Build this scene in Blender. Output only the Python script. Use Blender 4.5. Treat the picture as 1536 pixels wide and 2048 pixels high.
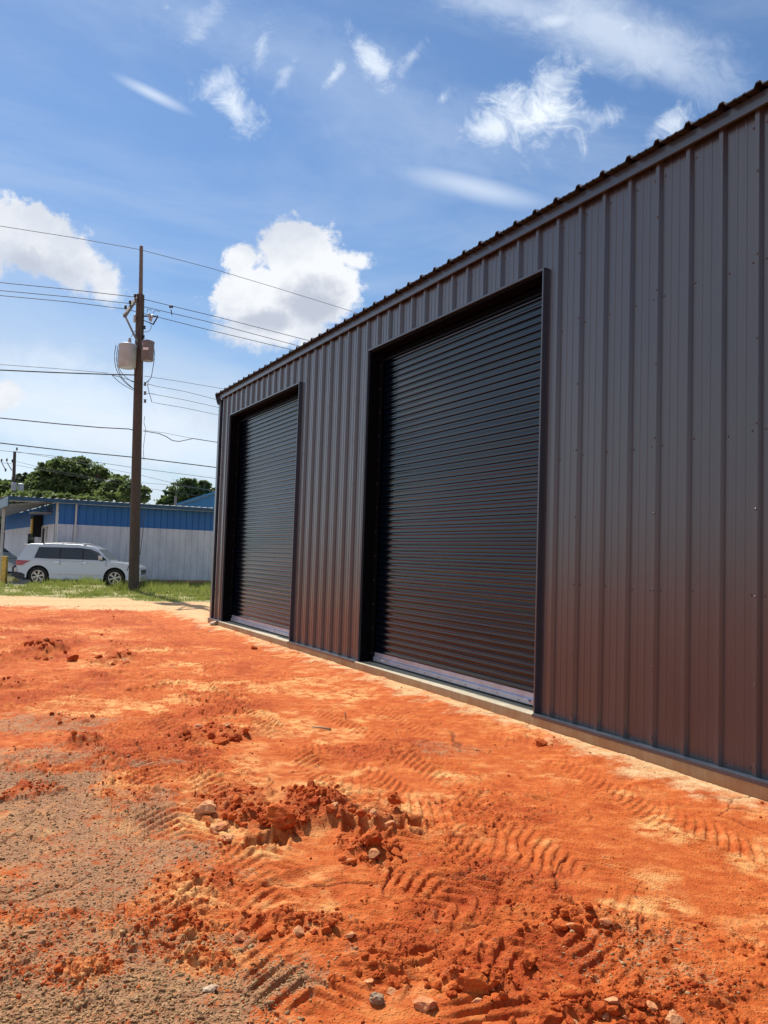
import bpy, bmesh, math, random
import numpy as np
from mathutils import Vector, Matrix, noise as mnoise

R = math.radians
scene = bpy.context.scene
for _o in list(bpy.data.objects):
    bpy.data.objects.remove(_o)

# ------------------------------------------------------------------ camera
EYE = 1.58
F_PX, PITCH, ROLL = 1570.0, 0.05699, 0.03233
cr, sr, cp, sp = math.cos(ROLL), math.sin(ROLL), math.cos(PITCH), math.sin(PITCH)
cam_d = bpy.data.cameras.new('camera')
cam = bpy.data.objects.new('camera', cam_d)
scene.collection.objects.link(cam)
Rv = Vector((cr, -sp*sr, cp*sr)); Uv = Vector((-sr, -sp*cr, cp*cr)); Fv = Vector((0, cp, sp))
mw = Matrix((Rv, Uv, -Fv)).transposed().to_4x4()
mw.translation = (0, 0, EYE)
cam.matrix_world = mw
cam_d.sensor_fit = 'HORIZONTAL'; cam_d.sensor_width = 36.0
cam_d.lens = F_PX/1536*36.0
cam_d.clip_start = 0.05; cam_d.clip_end = 5000
scene.camera = cam
scene.render.resolution_x = 768; scene.render.resolution_y = 1024

# ------------------------------------------------------------------ light
YAW = 0.49838                      # the wall runs away 28.6 degrees left of straight ahead
SUN_AZ = YAW + R(2.45)              # sun a touch in front of the wall's plane, left of straight ahead
SUN_EL = R(51)
sun_dir = Vector((-math.sin(SUN_AZ)*math.cos(SUN_EL), math.cos(SUN_AZ)*math.cos(SUN_EL), math.sin(SUN_EL)))
sd = bpy.data.lights.new('sun', 'SUN'); sd.energy = 5.0; sd.angle = R(0.53); sd.color = (1.0, 0.95, 0.87)
sun = bpy.data.objects.new('sun', sd); scene.collection.objects.link(sun)
sun.rotation_euler = sun_dir.to_track_quat('Z', 'Y').to_euler()

scene.view_settings.view_transform = 'Standard'
scene.view_settings.look = 'None'
scene.view_settings.exposure = 0.3
scene.view_settings.gamma = 1.0
scene.view_settings.use_curve_mapping = False
scene.render.engine = 'CYCLES'

def at(px, py, Y):
    """survey helper: world point seen in the photograph's direction at depth Y in front of the camera"""
    a = (px-768)/F_PX; b = -(py-1024)/F_PX
    X = a*cr-b*sr; u = a*sr+b*cr
    v = Vector((X, cp-u*sp, sp+u*cp))
    return Vector((0, 0, EYE)) + v*(Y/v.y)
def dirof(px, py):
    p = at(px, py, 1.0); return (p.x, p.z-EYE)
def ground_at(px, py, z=0.0):
    p = at(px, py, 1.0); d = p-Vector((0, 0, EYE)); t = (z-EYE)/d.z
    return (d.x*t, d.y*t)

# ------------------------------------------------------------------ node helpers
class NT:
    def __init__(s, tree): s.t = tree; s.n = tree.nodes; s.l = tree.links
    def new(s, typ, **kw):
        n = s.n.new(typ)
        for k, v in kw.items(): setattr(n, k, v)
        return n
    def put(s, sock, v):
        if isinstance(v, bpy.types.NodeSocket): s.l.new(v, sock)
        else: sock.default_value = v
    def m(s, op, a, b=None, c=None, clamp=False):
        n = s.new('ShaderNodeMath', operation=op); n.use_clamp = clamp
        s.put(n.inputs[0], a)
        if b is not None: s.put(n.inputs[1], b)
        if c is not None: s.put(n.inputs[2], c)
        return n.outputs[0]
    def mix(s, f, a, b, typ='MIX'):
        n = s.new('ShaderNodeMix', data_type='RGBA', blend_type=typ)
        s.put(n.inputs[0], f); s.put(n.inputs[6], a); s.put(n.inputs[7], b)
        return n.outputs[2]
    def noise(s, vec, scale, detail=4, rough=0.5, dist=0.0, out=0):
        n = s.new('ShaderNodeTexNoise')
        if vec is not None: s.l.new(vec, n.inputs['Vector'])
        n.inputs['Scale'].default_value = scale; n.inputs['Detail'].default_value = detail
        n.inputs['Roughness'].default_value = rough; n.inputs['Distortion'].default_value = dist
        return n.outputs[out]
    def ss(s, x, a, b):
        n = s.new('ShaderNodeMapRange', interpolation_type='SMOOTHSTEP')
        s.put(n.inputs[0], x); n.inputs[1].default_value = a; n.inputs[2].default_value = b
        return n.outputs[0]
    def comb(s, x, y, z):
        n = s.new('ShaderNodeCombineXYZ'); s.put(n.inputs[0], x); s.put(n.inputs[1], y); s.put(n.inputs[2], z)
        return n.outputs[0]

# ------------------------------------------------------------------ world: sky with clouds
world = bpy.data.worlds.new('World'); scene.world = world; world.use_nodes = True
W = NT(world.node_tree); W.n.clear()
out = W.new('ShaderNodeOutputWorld'); bg = W.new('ShaderNodeBackground'); W.l.new(bg.outputs[0], out.inputs[0])
bg.inputs[1].default_value = 0.1
sky = W.new('ShaderNodeTexSky', sky_type='NISHITA'); sky.sun_disc = False
sky.sun_elevation = SUN_EL; sky.sun_rotation = -SUN_AZ
sky.air_density = 1.0; sky.dust_density = 0.15; sky.ozone_density = 2.2; sky.altitude = 60
tc = W.new('ShaderNodeTexCoord'); sep = W.new('ShaderNodeSeparateXYZ'); W.l.new(tc.outputs['Generated'], sep.inputs[0])
dx, dy, dz = sep.outputs
ysafe = W.m('MAXIMUM', dy, 0.02)
A = W.m('DIVIDE', dx, ysafe); B = W.m('DIVIDE', dz, ysafe)
AB = W.comb(A, B, 0.0)
n_big = W.noise(AB, 5.0, 8, 0.58); n_mid = W.noise(AB, 13.0, 8, 0.62, 0.2); n_fine = W.noise(AB, 34.0, 8, 0.68, 0.3)
bil = W.m('ADD', W.m('MULTIPLY', W.m('SUBTRACT', n_big, 0.5), 1.7), W.m('MULTIPLY', W.m('SUBTRACT', n_mid, 0.5), 2.3))
bil = W.m('ADD', bil, W.m('MULTIPLY', W.m('SUBTRACT', n_fine, 0.5), 1.3))
w_st = W.noise(W.comb(W.m('ADD', A, W.m('MULTIPLY', B, .5)), W.m('SUBTRACT', B, W.m('MULTIPLY', A, .25)), 4.0), 22.0, 9, 0.72, 0.9)
wis = W.m('ADD', W.m('MULTIPLY', W.m('SUBTRACT', w_st, 0.5), 3.6), W.m('ADD', W.m('MULTIPLY', W.m('SUBTRACT', n_mid, 0.5), 2.6), W.m('MULTIPLY', W.m('SUBTRACT', n_big, 0.5), 1.2)))
def blob(px, py, rx, ry, ang=0, k=1.0, lo=1.05, hi=0.45, nz=None):
    """one cloud: soft ellipse (photo pixels turned into directions) with a noisy rim; returns cover 0..1"""
    a0, b0 = dirof(px, py); c, s_ = math.cos(R(ang)), math.sin(R(ang))
    da = W.m('SUBTRACT', A, a0); db = W.m('SUBTRACT', B, b0)
    u = W.m('DIVIDE', W.m('ADD', W.m('MULTIPLY', da, c), W.m('MULTIPLY', db, s_)), rx/F_PX)
    v = W.m('DIVIDE', W.m('SUBTRACT', W.m('MULTIPLY', db, c), W.m('MULTIPLY', da, s_)), ry/F_PX)
    d = W.m('SQRT', W.m('ADD', W.m('MULTIPLY', u, u), W.m('MULTIPLY', v, v)))
    d = W.m('ADD', d, W.m('MULTIPLY', nz if nz is not None else bil, k))
    return W.ss(d, lo, hi)
def umax(l):
    r = l[0]
    for q in l[1:]: r = W.m('MAXIMUM', r, q)
    return r
cumulus = umax([
    blob(600, 520, 95, 88, 0, .8, 1.05, .72), blob(520, 590, 95, 75, 10, .8, 1.05, .72), blob(655, 575, 80, 90, -10, .8, 1.05, .7),
    blob(560, 650, 120, 62, -8, .8, 1.08, .6), blob(480, 520, 40, 45, 0, .9, 1.0, .6), blob(705, 520, 50, 28, -10, .9, 1.0, .5),
    blob(40, 480, 150, 85, -18, .8, 1.05, .7), blob(110, 520, 140, 70, -25, .8, 1.05, .66), blob(-60, 500, 160, 120, 0, .7, 1.05, .7),
    blob(200, 560, 70, 50, -30, .9, 1.05, .5), blob(5, 790, 40, 32, 0, .9, 1.0, .5)])
wisp = umax([
    W.m('MULTIPLY', blob(1085, 225, 116, 90, 5, .75, 1.15, -.25, wis), .95), W.m('MULTIPLY', blob(980, 260, 74, 35, 15, .75, 1.15, -.25, wis), .8),
    W.m('MULTIPLY', blob(1210, 235, 74, 38, 20, .75, 1.15, -.25, wis), .55), W.m('MULTIPLY', blob(1110, 160, 74, 56, 20, .75, 1.15, -.25, wis), .6),
    W.m('MULTIPLY', blob(470, 215, 94, 42, -48, .75, 1.15, -.25, wis), .72), W.m('MULTIPLY', blob(430, 170, 58, 38, 20, .75, 1.15, -.25, wis), .6),
    W.m('MULTIPLY', blob(735, 110, 84, 30, -55, .75, 1.15, -.25, wis), .72), W.m('MULTIPLY', blob(668, 150, 47, 15, 55, .75, 1.15, -.25, wis), .55),
    W.m('MULTIPLY', blob(525, 90, 44, 18, 75, .75, 1.15, -.25, wis), .5), W.m('MULTIPLY', blob(400, 60, 74, 28, 55, .75, 1.15, -.25, wis), .28),
    W.m('MULTIPLY', blob(570, 150, 40, 15, 55, .75, 1.15, -.25, wis), .35), W.m('MULTIPLY', blob(820, 120, 52, 18, 60, .75, 1.15, -.25, wis), .42),
    W.m('MULTIPLY', blob(885, 195, 32, 15, 40, .75, 1.15, -.25, wis), .4), W.m('MULTIPLY', blob(1345, 245, 63, 35, 40, .75, 1.15, -.25, wis), .65),
    W.m('MULTIPLY', blob(335, 15, 17, 12, 0, .75, 1.15, -.25, wis), .3)])
soft_n = W.noise(W.comb(W.m('ADD', W.m('MULTIPLY', A, 2.0), B), W.m('MULTIPLY', B, 5.0), 3.3), 2.2, 5, 0.5)
sn = W.m('SUBTRACT', soft_n, 0.5)
sn2 = W.m('ADD', W.m('MULTIPLY', sn, 1.4), W.m('MULTIPLY', wis, .28))
streak = umax([
    W.m('MULTIPLY', blob(120, 810, 460, 105, -7, .9, 1.2, .1, sn2), .62), W.m('MULTIPLY', blob(350, 885, 260, 60, -6, .9, 1.2, .1, sn2), .55), W.m('MULTIPLY', blob(-60, 930, 400, 60, -4, .9, 1.2, .1, sn2), .5),
    W.m('MULTIPLY', blob(700, 170, 520, 120, -24, 1.0, 1.2, .0, sn2), .16),
    W.m('MULTIPLY', blob(305, 188, 105, 17, -25, .5, 1.1, .0, sn), .62),
    W.m('MULTIPLY', blob(960, 378, 190, 34, -12, .6, 1.1, .0, sn), .55),
    W.m('MULTIPLY', blob(1230, 60, 340, 100, -22, .9, 1.15, -.1, sn2), .62),
    W.m('MULTIPLY', blob(1350, 130, 170, 70, -30, .9, 1.1, -.1, sn2), .5),
    W.m('MULTIPLY', blob(1120, 40, 90, 30, 10, .8, 1.1, -.1, sn2), .75),
    W.m('MULTIPLY', blob(1250, 55, 60, 24, 30, .8, 1.1, -.1, sn2), .7),
    W.m('MULTIPLY', blob(1000, 0, 270, 65, -12, .9, 1.1, -.1, sn2), .5)])
# low bank of thin cloud near the horizon, all the way round
lowb_n = W.noise(W.comb(W.m('MULTIPLY', dx, 2.2), W.m('MULTIPLY', dy, 2.2), W.m('MULTIPLY', dz, 9.0)), 2.4, 8, 0.6)
hor = W.ss(W.m('ADD', dz, W.m('MULTIPLY', W.m('MINIMUM', A, 0.0), .06)), 0.26, 0.13)
low = W.m('MULTIPLY', W.m('ADD', .30, W.m('MULTIPLY', W.ss(lowb_n, 0.40, 0.58), .55)), hor)
veil_n = W.noise(W.comb(W.m('ADD', dx, W.m('MULTIPLY', dz, 1.2)), dy, W.m('MULTIPLY', dz, 3.0)), 1.7, 7, 0.6, .4)
veil = W.m('MULTIPLY', W.ss(veil_n, .38, .68), .36)
# scattered fair-weather cumulus over the rest of the sky, where the photograph does not look
zs = W.m('MAXIMUM', dz, 0.06)
P2 = W.comb(W.m('DIVIDE', dx, zs), W.m('DIVIDE', dy, zs), 0.0)
o_n = W.noise(P2, 1.1, 9, 0.58)
inframe = W.m('MULTIPLY', W.m('MULTIPLY', W.ss(dy, 0.3, 0.5), W.ss(W.m('ABSOLUTE', A), 0.95, 0.6)), W.ss(B, 1.15, 0.8))
other = W.m('MULTIPLY', W.m('MULTIPLY', W.ss(o_n, 0.55, 0.66), W.ss(dz, 0.02, 0.12)), W.m('SUBTRACT', 1.0, inframe))
front = W.ss(dy, 0.05, 0.2)
# cumulus shading: brilliant rims and tops, lavender grey cores
sh_n = W.noise(W.comb(A, W.m('ADD', B, 0.035), 0.7), 7.0, 6, 0.55)
core = umax([blob(625, 610, 75, 55, 0, .9, 1.25, .2), blob(60, 530, 150, 48, -15, .9, 1.25, .2), blob(-80, 560, 120, 60, 0, .9, 1.2, .3), blob(540, 640, 70, 30, 0, .9, 1.2, .2)])
cumcol = W.mix(W.m('MULTIPLY', core, 0.85), (7.7, 7.9, 8.2, 1), (3.9, 4.3, 5.3, 1))
cumcol = W.mix(W.m('MULTIPLY', W.ss(sh_n, .38, .60), .65), cumcol, (4.8, 5.3, 6.3, 1))
# grade the clear sky
skyc = W.mix(1.0, sky.outputs[0], (.73, .87, .985, 1), 'MULTIPLY')
skyc = W.mix(W.ss(dz, .5, .08), skyc, W.mix(1.0, skyc, (.92, .90, .85, 1), 'MULTIPLY'))
c = W.mix(veil, skyc, (5.6, 6.4, 7.6, 1))
c = W.mix(low, c, (5.7, 6.4, 7.3, 1))
c = W.mix(W.m('MULTIPLY', streak, front), c, (7.2, 7.9, 8.8, 1))
c = W.mix(W.m('MULTIPLY', wisp, front), c, (7.9, 8.5, 9.1, 1))
c = W.mix(other, c, (7.6, 7.9, 8.3, 1))
c = W.mix(W.m('MULTIPLY', cumulus, front), c, cumcol)
W.l.new(c, bg.inputs[0])

# ------------------------------------------------------------------ object helpers
def tag(o, label=None, cat=None, group=None, kind=None):
    if label: o['label'] = label
    if cat: o['category'] = cat
    if group: o['group'] = group
    if kind: o['kind'] = kind
    return o
def empty(name, loc=(0, 0, 0), rz=0, **kw):
    o = bpy.data.objects.new(name, None); scene.collection.objects.link(o)
    o.location = loc; o.rotation_euler = (0, 0, rz); o.empty_display_size = .2
    return tag(o, **kw)
def link_mesh(name, me, parent=None, loc=None, rot=None):
    o = bpy.data.objects.new(name, me); scene.collection.objects.link(o)
    if parent: o.parent = parent
    if loc is not None: o.location = loc
    if rot is not None: o.rotation_euler = rot
    return o
def copy_tree(o, parent=None):
    c = o.copy(); scene.collection.objects.link(c); c.parent = parent
    for ch in o.children: copy_tree(ch, c)
    return c

class MB:
    def __init__(s): s.v = []; s.f = []; s.mi = []
    def add(s, vs, fs, mi=0):
        b = len(s.v); s.v += [tuple(v) for v in vs]; s.f += [tuple(b+i for i in f) for f in fs]; s.mi += [mi]*len(fs)
        return s
    def box(s, a, b, mi=0, M=None, bev=0):
        x0, y0, z0 = a; x1, y1, z1 = b
        vs = [Vector(p) for p in ((x0,y0,z0),(x1,y0,z0),(x1,y1,z0),(x0,y1,z0),(x0,y0,z1),(x1,y0,z1),(x1,y1,z1),(x0,y1,z1))]
        if M: vs = [M @ v for v in vs]
        return s.add(vs, ((0,3,2,1),(4,5,6,7),(0,1,5,4),(1,2,6,5),(2,3,7,6),(3,0,4,7)), mi)
    def tube(s, pts, r, n=8, mi=0, caps=True):
        pts = [Vector(p) for p in pts]; rs = r if isinstance(r, (list, tuple)) else [r]*len(pts)
        b = len(s.v); up = Vector((0, 0, 1))
        for i, p in enumerate(pts):
            d = (pts[min(i+1, len(pts)-1)]-pts[max(i-1, 0)]).normalized()
            q = up.cross(d)
            if q.length < 1e-3: q = Vector((1, 0, 0)).cross(d)
            q.normalize(); w = d.cross(q)
            for k in range(n):
                a = 2*math.pi*k/n; s.v.append(tuple(p+q*math.cos(a)*rs[i]+w*math.sin(a)*rs[i]))
        for i in range(len(pts)-1):
            for k in range(n):
                k2 = (k+1) % n
                s.f.append((b+i*n+k, b+i*n+k2, b+(i+1)*n+k2, b+(i+1)*n+k)); s.mi.append(mi)
        if caps:
            s.f.append(tuple(b+k for k in range(n))[::-1]); s.f.append(tuple(b+(len(pts)-1)*n+k for k in range(n))); s.mi += [mi, mi]
        return s
    def lathe(s, prof, n=20, c=(0, 0, 0), axis='z', mi=0):
        b = len(s.v)
        for r, h in prof:
            for k in range(n):
                a = 2*math.pi*k/n; ca, sa = math.cos(a)*r, math.sin(a)*r
                if axis == 'z': p = (c[0]+ca, c[1]+sa, c[2]+h)
                elif axis == 'y': p = (c[0]+ca, c[1]+h, c[2]-sa)
                else: p = (c[0]+h, c[1]+ca, c[2]+sa)
                s.v.append(p)
        for i in range(len(prof)-1):
            for k in range(n):
                k2 = (k+1) % n; s.f.append((b+i*n+k, b+i*n+k2, b+(i+1)*n+k2, b+(i+1)*n+k)); s.mi.append(mi)
        s.f.append(tuple(b+k for k in range(n))[::-1]); s.f.append(tuple(b+(len(prof)-1)*n+k for k in range(n))); s.mi += [mi, mi]
        return s
    def ext(s, poly, axis, a, b, mi=0):
        """extrude a closed 2D polygon along an axis"""
        def P(u, v, t):
            return {'x': (t, u, v), 'y': (u, t, v), 'z': (u, v, t)}[axis]
        n = len(poly); vs = [P(u, v, a) for u, v in poly]+[P(u, v, b) for u, v in poly]
        return s.add(vs, [(i, (i+1) % n, n+(i+1) % n, n+i) for i in range(n)]+[tuple(range(n))[::-1], tuple(range(n, 2*n))], mi)
    def mesh(s, name, mats, smooth=False):
        me = bpy.data.meshes.new(name); me.from_pydata(s.v, [], s.f)
        for m in (mats if isinstance(mats, (list, tuple)) else [mats]): me.materials.append(m)
        me.polygons.foreach_set('material_index', s.mi)
        if smooth is not False and smooth is not None: me.polygons.foreach_set('use_smooth', [True]*len(s.f))
        me.validate(); me.update()
        if smooth not in (False, None, True):
            try: me.set_sharp_from_angle(angle=R(smooth))
            except Exception: pass
        return me
    def build(s, name, mats, parent=None, smooth=False, loc=None, rot=None, bevel=0, seg=2):
        me = s.mesh(name, mats, smooth)
        bm = bmesh.new(); bm.from_mesh(me); bmesh.ops.recalc_face_normals(bm, faces=bm.faces)
        if bevel:
            es = [e for e in bm.edges if len(e.link_faces) == 2 and e.calc_face_angle(0) > R(30)]
            bmesh.ops.bevel(bm, geom=es, offset=bevel, segments=seg, affect='EDGES', profile=.6, clamp_overlap=True)
        bm.to_mesh(me); bm.free()
        if smooth not in (False, None, True):
            try: me.set_sharp_from_angle(angle=R(smooth))
            except Exception: pass
        return link_mesh(name, me, parent, loc, rot)

# ------------------------------------------------------------------ materials
def mat(name, col, rough=.6, metal=0., spec=.5, coat=0., bump=0., bscale=40., var=0., vscale=3., emit=None, sheen=0, stretch=None):
    m = bpy.data.materials.new(name); m.use_nodes = True; N = NT(m.node_tree)
    b = N.n['Principled BSDF']; b.inputs['Roughness'].default_value = rough; b.inputs['Metallic'].default_value = metal
    b.inputs['Specular IOR Level'].default_value = spec; b.inputs['Coat Weight'].default_value = coat; b.inputs['Coat Roughness'].default_value = .08
    c4 = (*col, 1); tcn = N.new('ShaderNodeTexCoord'); vec = tcn.outputs['Object']
    if stretch:
        mp = N.new('ShaderNodeMapping'); mp.inputs['Scale'].default_value = stretch; N.l.new(vec, mp.inputs[0]); vec = mp.outputs[0]
    if var:
        f = N.noise(vec, vscale, 6, .6)
        cc = N.mix(N.ss(f, .3, .7), tuple(x*(1-var) for x in col)+(1,), tuple(min(1, x*(1+var)) for x in col)+(1,))
        N.l.new(cc, b.inputs['Base Color'])
        N.l.new(N.m('ADD', N.m('MULTIPLY', N.m('SUBTRACT', f, .5), .25), rough), b.inputs['Roughness'])
    else: b.inputs['Base Color'].default_value = c4
    if bump:
        bp = N.new('ShaderNodeBump'); bp.inputs['Strength'].default_value = bump; bp.inputs['Distance'].default_value = .02
        N.l.new(N.noise(vec, bscale, 5, .6), bp.inputs['Height']); N.l.new(bp.outputs[0], b.inputs['Normal'])
    if emit: b.inputs['Emission Color'].default_value = (*emit, 1); b.inputs['Emission Strength'].default_value = 1
    return m

def metal_panel_mat(name, col, rough, dust=0.35, wav=.12, coat=0., crough=.33):
    """painted steel sheet: faint oil-canning, drifted red dust, slight roughness mottling"""
    m = bpy.data.materials.new(name); m.use_nodes = True; N = NT(m.node_tree); b = N.n['Principled BSDF']
    tcn = N.new('ShaderNodeTexCoord'); geo = N.new('ShaderNodeNewGeometry')
    mp = N.new('ShaderNodeMapping'); N.l.new(geo.outputs['Position'], mp.inputs[0]); mp.inputs['Scale'].default_value = (1, 1, .25)
    st = N.noise(mp.outputs[0], 3.0, 6, .65)
    fine = N.noise(geo.outputs['Position'], 90, 4, .6)
    sp_ = N.new('ShaderNodeSeparateXYZ'); N.l.new(geo.outputs['Position'], sp_.inputs[0])
    lowm = N.ss(sp_.outputs[2], 1.1, .1)
    dm = N.m('MULTIPLY', N.m('ADD', N.m('MULTIPLY', N.ss(sp_.outputs[2], .42, .15), .8), N.m('ADD', N.m('MULTIPLY', lowm, .5), .12)), N.ss(N.m('ADD', N.m('MULTIPLY', st, .6), N.m('MULTIPLY', fine, .4)), .38, .62))
    base = N.mix(N.ss(st, .3, .7), tuple(x*.9 for x in col)+(1,), tuple(x*1.1 for x in col)+(1,))
    base = N.mix(N.m('MULTIPLY', dm, dust), base, (.22, .10, .06, 1))
    N.l.new(base, b.inputs['Base Color'])
    N.l.new(N.m('ADD', N.m('MULTIPLY', dm, .3*min(1, dust*5)), N.m('ADD', rough-.04, N.m('MULTIPLY', st, .08))), b.inputs['Roughness'])
    b.inputs['Specular IOR Level'].default_value = .6; b.inputs['Coat Weight'].default_value = coat; b.inputs['Coat Roughness'].default_value = crough; b.inputs['Coat IOR'].default_value = 1.6
    bp = N.new('ShaderNodeBump'); bp.inputs['Strength'].default_value = wav; bp.inputs['Distance'].default_value = .03
    mp2 = N.new('ShaderNodeMapping'); N.l.new(geo.outputs['Position'], mp2.inputs[0]); mp2.inputs['Scale'].default_value = (1, 1, .35)
    N.l.new(N.noise(mp2.outputs[0], 2.6, 3, .5), bp.inputs['Height']); N.l.new(bp.outputs[0], b.inputs['Normal'])
    return m

M = {}
M['panel'] = metal_panel_mat('bronze_panel_paint', (.029, .033, .045), .38, .08, .17, .9, .22)
M['trim'] = metal_panel_mat('bronze_trim_paint', (.028, .044, .068), .35, .05, .08, .6, .2)
M['slat'] = metal_panel_mat('door_slat_paint', (.0004, .003, .009), .16, .003, .02, .28, .09)
M['slat'].node_tree.nodes['Principled BSDF'].inputs['Specular IOR Level'].default_value = .42
M['slat'].node_tree.nodes['Principled BSDF'].inputs['Specular Tint'].default_value = (.7, .88, 1, 1)
M['slat'].node_tree.nodes['Principled BSDF'].inputs['Coat Tint'].default_value = (.8, .92, 1, 1)
M['jamb'] = mat('dark_jamb_paint', (.0022, .003, .005), .6, 0, .06)
M['guide'] = mat('door_guide_steel', (.003, .004, .006), .5, 0, .1)
M['galv'] = mat('galvanised_roof', (.42, .42, .42), .35, .3, var=.2, vscale=4)
M['roof_edge'] = mat('dark_roof_edge', (.010, .011, .013), .5)
M['alu'] = mat('bottom_bar_aluminium', (.44, .50, .62), .38, .6, var=.14, vscale=5, bump=.1)
M['rubber'] = mat('black_rubber', (.012, .012, .012), .8)
M['screw'] = mat('screw_head', (.13, .12, .12), .3, .7)
M['zinc'] = mat('zinc_bolt', (.10, .11, .13), .4, .8)
M['dark'] = mat('dark_interior', (.01, .01, .011), .9)
M['wood_pole'] = mat('weathered_pole_wood', (.070, .054, .046), .85, bump=.8, bscale=22, var=.35, vscale=9, stretch=(6, 6, .5))
M['wood_arm'] = mat('crossarm_wood', (.15, .13, .115), .85, bump=.4, bscale=30, var=.25, vscale=8)
M['tr_grey'] = mat('transformer_grey_paint', (.36, .41, .44), .5, var=.12, vscale=3, bump=.05)
M['tr_dark'] = mat('transformer_dark_paint', (.13, .12, .125), .5, var=.2, vscale=3)
M['steel'] = mat('bracket_steel', (.24, .24, .25), .5, .6, var=.2)
M['black'] = mat('black_fitting', (.015, .015, .016), .5)
M['porcelain'] = mat('insulator_porcelain', (.38, .37, .36), .25)
M['wire'] = mat('weathered_wire', (.045, .045, .05), .6, .2)
M['wire_thin'] = mat('thin_conductor', (.11, .115, .125), .6, .2)
M['bark'] = mat('tree_bark', (.09, .07, .055), .9, bump=.8, bscale=14, var=.3, vscale=5)
M['car'] = mat('silver_car_paint', (.50, .525, .56), .28, .4, coat=.8)
M['car2'] = mat('pale_silver_car_paint', (.55, .60, .60), .35, .3, coat=.5)
M['glass'] = mat('tinted_glass', (.012, .015, .018), .06, 0, .8)
M['glass2'] = mat('clear_windscreen', (.06, .09, .09), .08, 0, .8)
M['tyre'] = mat('tyre_rubber', (.02, .02, .02), .85, bump=.3, bscale=60)
M['rim'] = mat('alloy_rim', (.55, .55, .55), .3, .8)
M['plastic'] = mat('grey_plastic_cladding', (.045, .045, .048), .7)
M['chrome'] = mat('chrome', (.75, .75, .76), .12, 1)
M['red_lamp'] = mat('red_tail_lamp', (.40, .015, .02), .15, coat=1)
M['lamp'] = mat('headlamp_lens', (.55, .57, .58), .1, 0, .9)
M['blue_trim'] = mat('blue_fascia_paint', (.012, .07, .15), .4, var=.1)
M['blue_roof'] = mat('blue_metal', (.03, .22, .46), .42, var=.15, vscale=6)
M['white_roof'] = mat('pale_roof_metal', (.62, .62, .6), .4, .2)
M['soffit'] = mat('grey_soffit', (.32, .32, .31), .6, var=.12)
M['white'] = mat('white_paint', (.6, .6, .58), .5, var=.1)
M['yellow'] = mat('yellow_paint', (.62, .40, .07), .6, var=.2, vscale=8, bump=.2)
M['yellow_pale'] = mat('pale_yellow_paint', (.66, .52, .20), .7, var=.25, vscale=10, bump=.3)
M['paper'] = mat('white_sticker', (.75, .73, .72), .5)
M['red'] = mat('sticker_red', (.55, .12, .10), .5)
M['navy'] = mat('sticker_navy', (.04, .06, .16), .5)

# concrete slab: clay splashed on its lower edge, shade painted into its side
def concrete():
    m = bpy.data.materials.new('slab_concrete'); m.use_nodes = True; N = NT(m.node_tree); b = N.n['Principled BSDF']
    geo = N.new('ShaderNodeNewGeometry'); pos = geo.outputs['Position']
    s_ = N.new('ShaderNodeSeparateXYZ'); N.l.new(pos, s_.inputs[0])
    n1 = N.noise(pos, 3.5, 7, .65); n2 = N.noise(pos, 28, 6, .65)
    mp = N.new('ShaderNodeMapping'); N.l.new(pos, mp.inputs[0]); mp.inputs['Scale'].default_value = (1, 1, .08); n3 = N.noise(mp.outputs[0], 30, 4, .6)
    base = N.mix(N.ss(n1, .3, .7), (.44, .35, .21, 1), (.64, .54, .36, 1))
    base = N.mix(N.m('MULTIPLY', N.ss(n3, .4, .62), .45), base, (.26, .20, .14, 1))
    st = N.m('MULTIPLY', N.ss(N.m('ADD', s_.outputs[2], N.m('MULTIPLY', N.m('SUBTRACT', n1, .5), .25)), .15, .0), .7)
    base = N.mix(N.m('MULTIPLY', N.ss(s_.outputs[2], .147, .143), N.m('ADD', .5, N.m('MULTIPLY', n2, .35))), base, (.32, .20, .10, 1))  # side face browned below the top edge: its shade put into the colour
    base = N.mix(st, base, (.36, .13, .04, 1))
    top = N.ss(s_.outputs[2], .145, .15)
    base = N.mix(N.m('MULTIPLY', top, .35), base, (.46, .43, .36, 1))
    N.l.new(base, b.inputs['Base Color']); b.inputs['Roughness'].default_value = .85
    bp = N.new('ShaderNodeBump'); bp.inputs['Strength'].default_value = .5; bp.inputs['Distance'].default_value = .01
    N.l.new(n2, bp.inputs['Height']); N.l.new(bp.outputs[0], b.inputs['Normal'])
    return m
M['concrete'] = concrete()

# ------------------------------------------------------------------ numpy noise for the terrain
def _h(ix, iy, seed):
    n = (ix.astype(np.int64)*374761393 + iy.astype(np.int64)*668265263 + seed*1274126177) & 0xffffffff
    n = ((n ^ (n >> 13))*1274126177) & 0xffffffff
    n = ((n ^ (n >> 16))*2246822519) & 0xffffffff
    return ((n ^ (n >> 15)) & 0xffffff)/float(0x1000000)
def vnoise(x, y, seed):
    ix = np.floor(x); iy = np.floor(y); fx = x-ix; fy = y-iy
    def g(ox, oy):
        a = _h(ix+ox, iy+oy, seed)*2*np.pi
        return np.cos(a)*(fx-ox)+np.sin(a)*(fy-oy)
    u = fx*fx*fx*(fx*(fx*6-15)+10); v = fy*fy*fy*(fy*(fy*6-15)+10)
    return (g(0, 0)*(1-u)+g(1, 0)*u)*(1-v)+(g(0, 1)*(1-u)+g(1, 1)*u)*v
def fbm(x, y, s, o, seed, gain=.5):
    r = 0; a = 1; t = 0
    for i in range(o):
        r = r+a*vnoise(x*s, y*s, seed+i*7); t += a; a *= gain; s *= 2.03
    return r/t*1.6
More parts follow.
